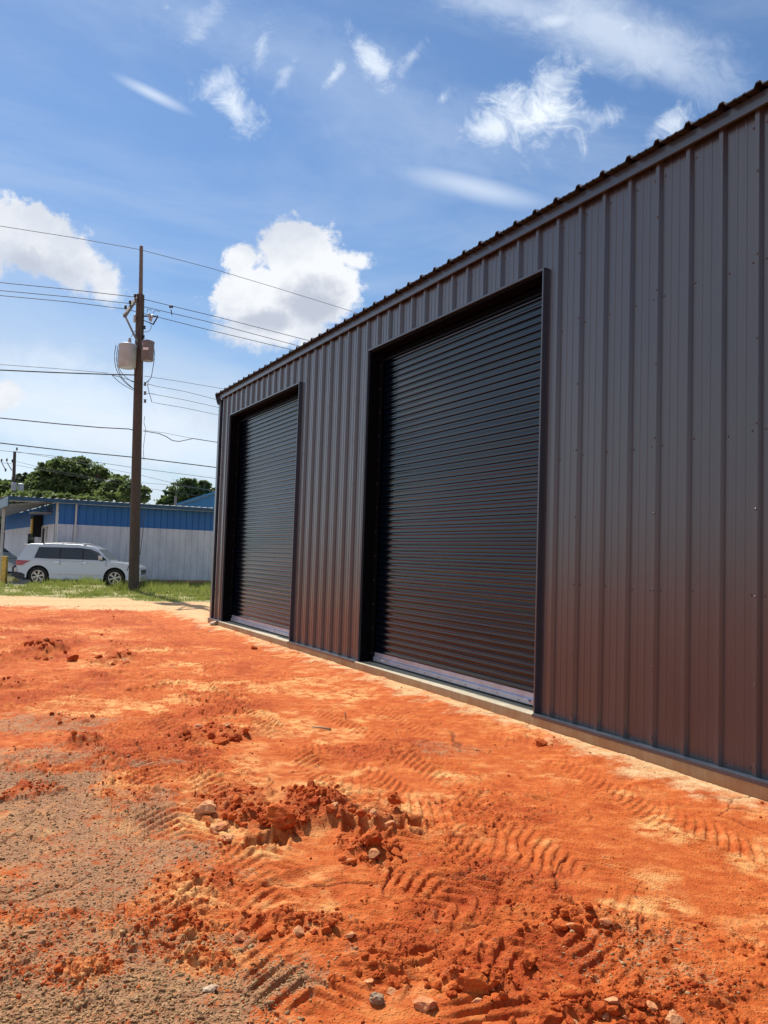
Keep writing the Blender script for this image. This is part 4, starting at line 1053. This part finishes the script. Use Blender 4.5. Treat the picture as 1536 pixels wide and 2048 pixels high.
MB().box((-.22, 2.15, .3), (-.14, 2.28, 2.5)).build('door_frame', M['white'], blue)
MB().box((-.22, 3.22, .3), (-.14, 3.35, 2.5)).build('door_frame', M['white'], blue)
MB().box((-.55, 3.7, 2.0), (-.16, 4.9, 3.05)).build('sign_box', M['dark'], blue)
MB().box((-.62, 3.75, 2.15), (-.56, 4.25, 2.85)).build('sign_face', M['yellow'], blue)
MB().box((-.9, .9, 3.05), (-.12, 2.6, 3.09)).build('awning', M['soffit'], blue)
MB().box((-.16, 6.5, 1.0), (-.12, 9.0, 2.2)).build('window', M['glass'], blue)
MB().tube([(5.9, 2.5, BH+.2), (5.9, 2.5, BH+.85)], .06, 10).build('vent_pipe', M['tr_dark'], blue)

# second, higher blue roof behind
GZ = 56.0
ga = at(352, 1013, GZ); gbx = at(433, 987, GZ); slope = (gbx.z-ga.z)/(gbx.x-ga.x); apexx = ga.x+6.5; apexz = ga.z+6.5*slope
g2 = empty('blue_gable_building', (ga.x, GZ, 0), label='higher blue gable rising behind the low blue and white building', cat='building')
for k in range(42):
    x0_ = k*.3048; x1_ = x0_+.3048
    def zt(x_): return ga.z+slope*(x_ if x_ < 6.5 else 13-x_)
    if k % 3 == 0: mb = MB()
    mb.add([(x0_+.25, 0, 0), (x0_+.27, -.03, 0), (x1_, -.03, 0), (x0_, 0, 0), (x0_+.25, 0, zt(x0_+.25)), (x0_+.27, -.03, zt(x0_+.27)), (x1_, -.03, zt(x1_)), (x0_, 0, zt(x0_))], [(3, 0, 4, 7), (0, 1, 5, 4), (1, 2, 6, 5)])
    if k % 3 == 2: link_mesh('wall_panel', mb.mesh('wall_panel', M['blue_roof']), g2)
for sgn in (0, 1):
    a_, b2 = (0, 6.5) if sgn == 0 else (6.5, 12.95)
    za, zb = (ga.z, apexz) if sgn == 0 else (apexz, ga.z)
    MB().add([(a_-.1*(1-sgn), -.25, za+.02), (b2, -.25, zb+.02), (b2, 22, zb+.02), (a_-.1*(1-sgn), 22, za+.02), (a_-.1*(1-sgn), -.25, za+.14), (b2, -.25, zb+.14), (b2, 22, zb+.14), (a_-.1*(1-sgn), 22, za+.14)], [(0, 1, 5, 4), (4, 5, 6, 7), (0, 3, 2, 1), (0, 4, 7, 3), (1, 2, 6, 5)]).build('roof', M['blue_roof'], g2)

# ------------------------------------------------------------------ trees
def leaf_mat(name, a, b_, sss=.3):
    m = bpy.data.materials.new(name); m.use_nodes = True; N = NT(m.node_tree); b = N.n['Principled BSDF']
    geo = N.new('ShaderNodeNewGeometry'); n1 = N.noise(geo.outputs['Position'], .9, 4, .6)
    f = N.m('ADD', N.m('MULTIPLY', n1, .6), N.m('MULTIPLY', geo.outputs['Random Per Island'], .5))
    N.l.new(N.mix(N.ss(f, .3, .8), a, b_), b.inputs['Base Color']); b.inputs['Roughness'].default_value = .55
    tr = N.new('ShaderNodeBsdfTranslucent'); N.l.new(N.mix(.5, b_, (.12, .16, .02, 1)), tr.inputs[0])
    mx = N.new('ShaderNodeMixShader'); mx.inputs[0].default_value = sss; N.l.new(b.outputs[0], mx.inputs[1]); N.l.new(tr.outputs[0], mx.inputs[2])
    N.l.new(mx.outputs[0], N.n['Material Output'].inputs[0]); return m
M['leaf_oak'] = leaf_mat('oak_leaves', (.07, .115, .045, 1), (.17, .235, .085, 1), .5)
M['leaf_pale'] = leaf_mat('pale_leaves', (.10, .15, .055, 1), (.22, .28, .10, 1), .5)
M['leaf_pine'] = leaf_mat('pine_needles', (.03, .058, .028, 1), (.065, .10, .045, 1), .25)
def crown(name, lobes, n, size, material, parent, seed, hollow=.5, droop=0):
    """lobes: (x,y,z, rx,ry,rz); leaves sit in small clumps spread through each lobe's outer half"""
    r0 = random.Random(seed+50); more = []
    for l in lobes:
        for _ in range(7):
            a_ = r0.uniform(0, 6.28); e_ = r0.uniform(-.5, 1.4); k_ = r0.uniform(.18, .38)
            more.append((l[0]+math.cos(a_)*math.cos(e_)*l[3]*.98, l[1]+math.sin(a_)*math.cos(e_)*l[4], l[2]+math.sin(e_)*l[5]*1.02, l[3]*k_, l[4]*k_, l[5]*k_*1.1))
    lobes = list(lobes)+more
    rg = np.random.default_rng(seed); V = []; vol = np.array([l[3]*l[4]*l[5] for l in lobes])**.67; vol = vol/vol.sum()
    for l, w_ in zip(lobes, vol):
        nc = max(6, int(n*w_/26)); d = rg.normal(size=(nc, 3)); d /= np.linalg.norm(d, axis=1)[:, None]
        rad = hollow+(1.20-hollow)*rg.random((nc, 1))**.85
        C = d*rad*np.array(l[3:])+np.array(l[:3]); cs = (.10+.20*rg.random(nc))*min(l[3], l[5])
        for c_, s_ in zip(C, cs):
            m_ = 26; q = rg.normal(size=(m_, 3))*s_*.95*np.array([1.3, 1.3, .55])+c_
            V.append(q)
    P = np.concatenate(V); m_ = len(P)
    a = rg.normal(size=(m_, 3)); a /= np.linalg.norm(a, axis=1)[:, None]; b2 = rg.normal(size=(m_, 3)); b2 = np.cross(a, b2); b2 /= np.linalg.norm(b2, axis=1)[:, None]
    s_ = size*(.6+.8*rg.random((m_, 1)))
    co = np.stack([P-a*s_*.6, P+b2*s_*.42, P+a*s_*.6, P-b2*s_*.42], 1).reshape(-1, 3)
    fc = np.arange(m_*4).reshape(-1, 4)
    me = bpy.data.meshes.new(name); me.vertices.add(len(co)); me.vertices.foreach_set('co', co.ravel()); me.loops.add(fc.size); me.loops.foreach_set('vertex_index', fc.ravel().astype(np.int32))
    me.polygons.add(m_); me.polygons.foreach_set('loop_start', np.arange(0, fc.size, 4, dtype=np.int32)); me.polygons.foreach_set('loop_total', np.full(m_, 4, np.int32)); me.update()
    me.materials.append(material); return link_mesh(name, me, parent)
def tree(name, label, px, base_py, Y, lob_px, n, size, mt, seed, trunk_r=.28, hollow=.45):
    """lob_px: crown lobes given as (px, py, rx_px, rz_px) at depth Y"""
    b0 = at(px, base_py, Y); t = empty(name, (b0.x, b0.y, 0), label=label, cat='tree'); lobes = []; r2 = random.Random(seed)
    for (lx, ly, rx, rz) in lob_px:
        p = at(lx, ly, Y+r2.uniform(-1.2, 1.2)); k = Y/F_PX; lobes.append((p.x-b0.x, p.y-b0.y, p.z, rx*k, rx*k*.85, rz*k))
    crown('crown', lobes, n, size, M[mt], t, seed, hollow)
    zc = min(l[2] for l in lobes); MB().tube([(0, 0, -.2), (.1, 0, zc*.5), (0, .1, zc)], [trunk_r, trunk_r*.8, trunk_r*.6], 9).build('trunk', M['bark'], t, smooth=True)
    lb = MB()
    for l in lobes:
        c_ = Vector(l[:3]); s0_ = Vector((0, 0, zc*.75)); mid = s0_.lerp(c_, .5)+Vector((r2.uniform(-.3, .3), r2.uniform(-.3, .3), .2)); lb.tube([s0_, mid, c_, c_+(c_-mid)*.15], [trunk_r*.5, trunk_r*.35, trunk_r*.2, .03], 6)
        for _ in range(5):
            e = c_+Vector((r2.uniform(-.6, .6)*l[3], r2.uniform(-.6, .6)*l[4], r2.uniform(-.2, .6)*l[5])); lb.tube([mid.lerp(c_, .6), e], [trunk_r*.16, .02], 5)
    lb.build('limbs', M['bark'], t, smooth=True)
tree('oak_tree', 'big dark broad-leaved tree rising highest behind the blue roof', 145, 1088, 70,
     [(125, 945, 34, 24), (160, 950, 36, 26), (195, 958, 20, 20), (95, 965, 26, 22), (140, 985, 60, 28), (185, 985, 34, 24), (112, 930, 16, 10), (150, 928, 14, 10), (203, 945, 12, 8), (75, 985, 28, 20)], 34000, .21, 'leaf_oak', 1, .4)
tree('poplar_tree', 'pale airy tree between the big dark tree and the utility pole', 245, 1088, 66,
     [(238, 965, 24, 14), (225, 985, 26, 18), (262, 985, 20, 18), (285, 990, 14, 12), (250, 1000, 34, 16), (292, 980, 8, 6)], 10500, .20, 'leaf_pale', 2, .22, .3)
tree('oak_tree', 'round tree standing alone right of the pole above the blue gable', 378, 1098, 68,
     [(372, 982, 30, 18), (400, 985, 28, 18), (350, 1000, 26, 18), (385, 1005, 40, 20), (425, 992, 22, 14), (330, 1012, 16, 12), (380, 968, 14, 8), (455, 1000, 30, 20), (410, 970, 10, 7)], 15000, .21, 'leaf_oak', 3, .3, .3)
tree('pine_tree', 'dark bushy pines behind the distant utility pole', 45, 1088, 82,
     [(40, 965, 12, 14), (52, 962, 9, 12), (62, 965, 8, 12), (25, 975, 16, 14), (48, 985, 34, 18), (70, 985, 16, 14)], 9000, .28, 'leaf_pine', 4, .3)
tree('oak_tree', 'leafy tree cut by the left edge of the photo', -10, 1088, 64,
     [(-15, 985, 34, 24), (12, 990, 22, 18), (5, 1010, 34, 22), (-40, 1000, 40, 36), (-10, 1040, 46, 34), (-70, 990, 40, 40)], 15000, .22, 'leaf_oak', 5, .3)
tree('shrub_tree', 'lighter green shrubby growth just over the canopy roof', 80, 1089, 56,
     [(60, 995, 30, 12), (95, 996, 28, 10), (130, 1000, 30, 10), (35, 1000, 24, 16), (165, 1003, 26, 10), (195, 1006, 24, 9)], 9500, .22, 'leaf_pale', 6, .15)
tree('shrub_tree', 'dark undergrowth seen beneath the canopy beside the parked sedan', 10, 1090, 60,
     [(5, 1070, 30, 22), (-30, 1075, 36, 26), (25, 1075, 22, 22), (-70, 1070, 40, 30)], 8000, .26, 'leaf_pine', 7, .15)
tree('oak_tree', 'tree mostly hidden by the dark building behind the gable', 560, 1104, 75, [(560, 1010, 70, 40), (500, 1020, 50, 30), (620, 1025, 60, 30)], 4500, .4, 'leaf_oak', 8, .3)

# ------------------------------------------------------------------ grass verge
def grass_blades():
    rg = np.random.default_rng(9); n = 90000
    y = 24+rg.random(n)*15; x = -19+rg.random(n)*16
    h, *_ = terrain(x, y); nz = fbm(x, y, .7, 5, 201); nn = fbm(x, y, 1.1, 3, 301)
    g = sst(y+.8*nz+(x+8)*-.12, 24.4, 25.8)*(1-sst(y, 28.3, 30.5)*sst(x, -12.6, -13.8))
    off = wall_off(x, y)
    # keep clear of the blue building's floor
    lx = (x-K.x)*ux.x+(y-K.y)*ux.y; ly = (x-K.x)*uy.x+(y-K.y)*uy.y
    k = (rg.random(n) < g*np.clip(.5+1.9*nn, .03, 1)) & (ly < -.1)
    x, y, h, nn = x[k], y[k], h[k], nn[k]; m_ = len(x)
    tall = (.03+.06*rg.random(m_))*(1+.8*sst(nn, .0, .4))+.26*sst(y, 27.5, 30)*rg.random(m_)**2*sst(nn, -.2, .3)
    tall *= np.where(np.hypot(x-pb.x, y-pb.y) < .8, 1.6, 1.)
    a = rg.random(m_)*2*np.pi; w_ = .012+.012*rg.random(m_); lean = .5*tall*rg.random(m_); b2 = rg.random(m_)*2*np.pi
    v0 = np.stack([x-np.cos(a)*w_, y-np.sin(a)*w_, h-.01], 1); v1 = np.stack([x+np.cos(a)*w_, y+np.sin(a)*w_, h-.01], 1); v2 = np.stack([x+np.cos(b2)*lean, y+np.sin(b2)*lean, h+tall], 1)
    co = np.stack([v0, v1, v2], 1).reshape(-1, 3); fc = np.arange(m_*3)
    me = bpy.data.meshes.new('grass'); me.vertices.add(len(co)); me.vertices.foreach_set('co', co.ravel()); me.loops.add(len(fc)); me.loops.foreach_set('vertex_index', fc.astype(np.int32))
    me.polygons.add(m_); me.polygons.foreach_set('loop_start', np.arange(0, m_*3, 3, dtype=np.int32)); me.polygons.foreach_set('loop_total', np.full(m_, 3, np.int32)); me.update()
    me.materials.append(leaf_mat('grass_blades', (.17, .24, .035, 1), (.42, .44, .12, 1), .4))
    tag(link_mesh('grass', me), 'bright green grass strip with tan seed heads along the far side of the dirt road', 'grass', kind='stuff')
grass_blades()

# ------------------------------------------------------------------ vehicles
def vehicle(name, label, Lc, Hc, Wc, wb, paint, loc, rz, kind):
    """suv / sedan built about its own centre line: +x is the front, origin on the ground under the middle"""
    v = empty(name, loc, rz, label=label, cat='car')
    rw = .375 if kind == 'suv' else .32
    xr, xf = -wb/2-.02, wb/2-.02; hl = Lc/2; sill = .30; 
    if kind == 'suv':
        # side outline of the body below the glass line
        belt = [(-hl+.05, 1.02), (-hl+.10, 1.12), (-.2*Lc, 1.10), (.10*Lc, 1.07), (.235*Lc, 1.045), (.36*Lc, 1.01), (.44*Lc, .94), (.485*Lc, .84), (hl-.01, .72)]
        green = [(-hl+.14, 1.10), (-hl+.32, Hc-.20), (-hl+.40, Hc-.07), (-hl+.55, Hc-.03), (-.22*Lc, Hc), (0, Hc-.01), (.09*Lc, Hc-.06), (.15*Lc, Hc-.17), (.255*Lc, 1.06), (.25*Lc, 1.0), (-hl+.12, 1.0)]
    else:
        belt = [(-hl+.03, .86), (-hl+.08, .96), (-.33*Lc, .98), (.14*Lc, .93), (.32*Lc, .84), (.45*Lc, .74), (hl-.02, .60)]
        green = [(-.34*Lc, .96), (-.20*Lc, Hc-.06), (-.12*Lc, Hc), (.02*Lc, Hc-.01), (.06*Lc, Hc-.06), (.21*Lc, .92), (.20*Lc, .86), (-.34*Lc, .86)]
    def arch(cx, r_):
        return [(cx+r_*math.cos(a), rw+r_*math.sin(a)) for a in np.linspace(math.pi+.12, -.12, 13)]
    poly = [(-hl+.02, .42), (-hl+.10, sill)]
    poly += [p for p in [(xr-rw-.12, sill)]]+arch(xr, rw+.07)[::1]
    poly += [(xr+rw+.12, sill), (xf-rw-.12, sill)]+arch(xf, rw+.07)+[(xf+rw+.12, sill), (hl-.08, sill), (hl, .42)]
    poly += belt[::-1]
    # loft across the width: rings shrink and tuck in at the sides
    rings = [(-Wc/2, .955, .04), (-Wc/2+.02, .98, .02), (-Wc/2+.09, 1, 0), (Wc/2-.09, 1, 0), (Wc/2-.02, .98, .02), (Wc/2, .955, .04)]
    n = len(poly); vs = []; cxm = 0; czm = .65
    def shoulder(x_, z_, y_):   # tumble in near the top, round the corners in plan
        t = max(0, (z_-.8)/.35); yy = y_*(1-.045*t); e = max(0, (abs(x_)-(hl-.45))/.45); return yy*(1-.13*e*e)
    for y_, k, _ in rings:
        for x_, z_ in poly: vs.append((x_*(k+.0) if abs(x_) > hl-.3 else x_, shoulder(x_, z_, y_), z_ if z_ > sill+.01 and z_ < 1.0 else z_-.012*(abs(y_) > Wc/2-.05)*(1 if z_ > .9 else -1)))
    fs = [(r*n+i, r*n+(i+1) % n, (r+1)*n+(i+1) % n, (r+1)*n+i) for r in range(len(rings)-1) for i in range(n)]+[tuple(range(n)), tuple(range((len(rings)-1)*n, len(rings)*n))[::-1]]
    body = MB().add(vs, fs).build('body', paint, v, smooth=32)
    # greenhouse
    gw0, gw1 = Wc/2-.06, Wc/2-.24; n = len(green); vs = []; z0 = min(z for _, z in green)
    def gy_(z_, s_): t = (z_-z0)/(Hc-z0); return s_*(gw0+(gw1-gw0)*t**1.25)
    for s_, kk in ((-1, .0), (-1, 1), (1, 1), (1, .0)):
        for x_, z_ in green: vs.append((x_, gy_(z_, s_)*(1 if kk == 0 else .93), z_ if kk == 0 else z_+.025*(z_ > 1.2)))
    fs = [(r*n+i, r*n+(i+1) % n, (r+1)*n+(i+1) % n, (r+1)*n+i) for r in range(3) for i in range(n)]+[tuple(range(n)), tuple(range(3*n, 4*n))[::-1]]
    MB().add(vs, fs).build('cabin', paint, v, smooth=40)
    def side_panel(nm, pts, m, off=.008, th_=.01):
        for s_ in (-1, 1):
            a = [(x_, gy_(z_, s_)+s_*off, z_) for x_, z_ in pts]; b2 = [(x_, gy_(z_, s_)-s_*th_, z_) for x_, z_ in pts]; k = len(pts)
            MB().add(a+b2, [tuple(range(k)), tuple(range(k, 2*k))[::-1]]+[(i, (i+1) % k, k+(i+1) % k, k+i) for i in range(k)]).build(nm, m, v)
    if kind == 'suv':
        zt_, zb = Hc-.16, 1.13
        side_panel('window_trim', [(-hl+.74, zb-.02), (-hl+.88, zt_+.02), (-.0*Lc, zt_+.035), (.09*Lc, zt_-.01), (.15*Lc, zt_-.12), (.232*Lc, zb-.045)], M['black'], .004)
        side_panel('window', [(-hl+.80, zb+.01), (-hl+.92, zt_), (-.155*Lc, zt_+.01), (-.155*Lc, zb)], M['glass'])
        side_panel('window', [(-.140*Lc, zb), (-.140*Lc, zt_+.01), (.022*Lc, zt_+.015), (.028*Lc, zb-.01)], M['glass'])
        side_panel('window', [(.045*Lc, zb-.01), (.038*Lc, zt_+.01), (.085*Lc, zt_-.02), (.145*Lc, zt_-.13), (.215*Lc, zb-.02)], M['glass'])
    else:
        zt_, zb = Hc-.09, .96
        side_panel('window', [(-.26*Lc, zb), (-.17*Lc, zt_-.03), (-.06*Lc, zt_), (-.06*Lc, zb-.01)], M['glass2'])
        side_panel('window', [(-.04*Lc, zb-.01), (-.04*Lc, zt_), (.03*Lc, zt_-.02), (.15*Lc, zb-.03)], M['glass2'])
    # windscreen and rear glass
    def screen(nm, x0_, z0_, x1_, z1_, dx_, m, w0, w1):
        nx_, nz_ = (z1_-z0_), -(x1_-x0_); l_ = math.hypot(nx_, nz_); nx_, nz_ = nx_/l_*dx_, nz_/l_*dx_
        vs = [(x0_+nx_, -w0, z0_+nz_), (x0_+nx_, w0, z0_+nz_), (x1_+nx_, w1, z1_+nz_), (x1_+nx_, -w1, z1_+nz_)]
        vs += [(a-nx_*1.6, b2, c-nz_*1.6) for a, b2, c in vs]
        MB().add(vs, [(0, 1, 2, 3), (7, 6, 5, 4), (0, 4, 5, 1), (1, 5, 6, 2), (2, 6, 7, 3), (3, 7, 4, 0)]).build(nm, m, v)
    if kind == 'suv':
        screen('windscreen', .245*Lc, 1.09, .155*Lc, Hc-.17, .012, M['glass2'], Wc/2-.13, Wc/2-.25)
        screen('rear_window', -hl+.16, 1.14, -hl+.315, Hc-.22, -.012, M['glass'], Wc/2-.17, Wc/2-.27)
        MB().box((-hl+.22, -.55, Hc-.075), (-hl+.48, .55, Hc-.04)).build('spoiler', paint, v, bevel=.012)
        for s_ in (-1, 1):
            y_ = s_*(Wc/2-.27); rl = MB().tube([(-.30*Lc, y_, Hc-.01), (-.28*Lc, y_, Hc+.045), (.02*Lc, y_, Hc+.045), (.05*Lc, y_, Hc-.01)], .016, 8); rl.tube([(-.14*Lc, y_, Hc), (-.14*Lc, y_, Hc+.045)], .014, 6); rl.build('roof_rail', M['steel'], v, smooth=40)
    else:
        screen('windscreen', .20*Lc, .93, .065*Lc, Hc-.06, .012, M['glass2'], Wc/2-.14, Wc/2-.27)
        screen('rear_window', -.33*Lc, .97, -.205*Lc, Hc-.07, -.012, M['glass2'], Wc/2-.15, Wc/2-.27)
    # lower cladding, bumpers
    for s_ in (-1, 1):
        MB().box((xr+rw+.1, s_*(Wc/2-.03)-.02, sill-.05), (xf-rw-.1, s_*(Wc/2-.03)+.02, sill+.06)).build('sill', paint, v, bevel=.01)
    if kind == 'suv':
        MB().ext([(-hl-.02, .36), (-hl-.03, .50), (-hl+.02, .53), (-hl+.30, .50), (xr-rw-.05, .40), (xr-rw-.05, .26), (-hl+.12, .27)], 'y', -Wc/2+.015, Wc/2-.015).build('rear_bumper', M['plastic'], v, bevel=.015)
        MB().box((-hl-.015, -.84, .52), (-hl+.10, .84, .70)).build('rear_bumper_cover', paint, v, bevel=.02)
    else: MB().box((-hl-.02, -.8, .28), (-hl+.10, .8, .5)).build('rear_bumper', paint, v, bevel=.03)
    MB().ext([(hl+.02, .26), (hl+.03, .50), (hl-.02, .58), (hl-.2, .5), (xf+rw+.1, .3), (xf+rw+.1, .24)], 'y', -Wc/2+.10, Wc/2-.10).build('front_bumper', paint if kind == 'suv' else M['black'], v, bevel=.015)
    MB().box((hl-.06, -.48, .50 if kind == 'suv' else .42), (hl+.015, .48, .74 if kind == 'suv' else .66)).build('grille', M['black'], v, bevel=.01)
    MB().box((hl+.01, -.45, .55), (hl+.025, .45, .575)).build('grille_bar', M['chrome'], v)
    for s_ in (-1, 1):
        # lamps wrap the corners
        def pad(nm, pts, m, y_in=.05, pr=.012):
            a = [(x_, s_*(abs(shoulder(x_, z_, Wc/2))+pr), z_) for x_, z_ in pts]; b2 = [(x_, s_*(abs(shoulder(x_, z_, Wc/2))-y_in), z_) for x_, z_ in pts]; k = len(pts)
            MB().add(a+b2, [tuple(range(k)), tuple(range(k, 2*k))[::-1]]+[(i, (i+1) % k, k+(i+1) % k, k+i) for i in range(k)]).build(nm, m, v)
        if kind == 'suv':
            pad('tail_lamp', [(-hl+.035, .80), (-hl+.04, 1.0), (-hl+.60, .985), (-hl+.40, .88), (-hl+.28, .80)], M['red_lamp'])
            pad('headlamp', [(hl-.42, .86), (hl-.16, .88), (hl-.02, .78), (hl-.03, .68), (hl-.22, .72)], M['lamp'])
            for x_ in (-.135*Lc+.28-.5, .035*Lc+.1-.12): pad('door_handle', [(x_, .945), (x_+.19, .945), (x_+.19, .975), (x_, .975)], M['chrome'], .01, .035)
            for x_ in (-.143*Lc, .033*Lc, .225*Lc): pad('door_seam', [(x_, .40), (x_+.008, .40), (x_+.008, 1.04), (x_, 1.04)], M['plastic'], .01, .0045)
            MB().box((.165*Lc, s_*(Wc/2+.02)-.06, 1.10), (.165*Lc+.16, s_*(Wc/2+.02)+.10, 1.27)).build('mirror', paint, v, bevel=.035, seg=3)
            pad('side_moulding', [(xr+rw+.15, .46), (xf-rw-.15, .46), (xf-rw-.15, .50), (xr+rw+.15, .50)], paint, .01, .012)
        else:
            pad('headlamp', [(hl-.40, .66), (hl-.15, .72), (hl-.02, .66), (hl-.03, .58), (hl-.3, .58)], M['lamp'])
            MB().box((.12*Lc, s_*(Wc/2+.0)-.05, .92), (.12*Lc+.14, s_*(Wc/2+.0)+.10, 1.04)).build('mirror', paint, v, bevel=.03, seg=3)
        for x_ in (xr, xf):
            # wheel arch lining, tyre, rim with spokes
            ya = s_*(Wc/2-.02); w_ = .23
            wl = empty('wheel', (x_, s_*(Wc/2-.13), rw)); wl.parent = v
            MB().lathe([(rw*.62, -w_/2), (rw*.93, -w_/2+.005), (rw, -w_/2+.04), (rw, w_/2-.04), (rw*.93, w_/2-.005), (rw*.62, w_/2)], 36, (0, 0, 0), 'y').build('tyre', M['tyre'], wl, smooth=40)
            rim = MB(); yo = s_*(w_/2)
            rim.lathe([(rw*.66, yo-s_*.01), (rw*.66, yo+s_*.003), (rw*.60, yo+s_*.003), (rw*.58, yo-s_*.05)], 32, (0, 0, 0), 'y')
            for k in range(6):
                a = 2*math.pi*k/6+.3
                for da in (-.13, .13):
                    d1 = Vector((math.cos(a+da*.4), 0, math.sin(a+da*.4))); d2 = Vector((math.cos(a+da), 0, math.sin(a+da)))
                    beam(rim, d1*rw*.14+Vector((0, yo-s_*.005, 0)), d2*rw*.62+Vector((0, yo-s_*.002, 0)), .018, .034)
            rim.lathe([(rw*.17, yo-s_*.02), (rw*.15, yo+s_*.010), (.01, yo+s_*.014)], 16, (0, 0, 0), 'y')
            rim.build('rim', M['rim'], wl, smooth=40)
            MB().lathe([(rw*.60, yo-s_*.055), (rw*.60, yo-s_*.052)], 24, (0, 0, 0), 'y').build('brake_disc', M['black'], wl)
            MB().lathe([(rw+.075, 0), (rw+.075, s_*.02)], 24, (x_, s_*(Wc/2-.42), rw), 'y').build('wheel_well', M['black'], v)
    MB().box((-hl+.3, -Wc/2+.2, .22), (hl-.3, Wc/2-.2, .5)).build('underbody', M['black'], v)
    return v
ca_ = at(164, 1128, 32.6)
suv_rz = R(7)
# headed to the right, seen from its right-hand side, nose slightly away
vehicle('silver_suv', 'silver estate-like SUV parked side-on in front of the blue and white building', 4.90, 1.69, 1.88, 2.98, M['car'], (ca_.x, ca_.y+.15, -.02), suv_rz, 'suv')
cb_ = at(-22, 1120, 39)
vehicle('silver_sedan', 'pale sedan with a black grille cut off by the left edge of the photo', 4.7, 1.45, 1.82, 2.75, M['car2'], (cb_.x, cb_.y, 0), R(-18), 'sedan')

# ------------------------------------------------------------------ bollard, wheel stops
bo_ = at(8, 1150, 32.0)
p = empty('bollard', (bo_.x, bo_.y, 0), label='weathered yellow wooden post standing at the left edge before the parked cars', cat='bollard')
MB().box((-.10, -.10, -.1), (.10, .10, 1.10)).build('post', M['yellow'], p, bevel=.02)
MB().box((-.104, -.104, 1.085), (.104, .104, 1.11)).build('cap', M['yellow_pale'], p, bevel=.02)
for i, (px, py, Y, ln, rz, lb) in enumerate([(20, 1156, 34.0, .8, -28, 'chunky yellow parking block lying behind the yellow post'), (5, 1147, 36.0, .9, -28, 'second yellow parking block farther back beside the sedan')]):
    q = at(px, py, Y); g = [(-.18, 0), (-.14, .16), (.02, .22), (.14, .17), (.18, 0)]
    o = MB().ext(g, 'x', -ln/2, ln/2).build('parking_block', M['yellow_pale'], None, bevel=.03, loc=(q.x, q.y, max(0, th(q.x, q.y))), rot=(0, 0, R(rz))); tag(o, lb, 'parking block')
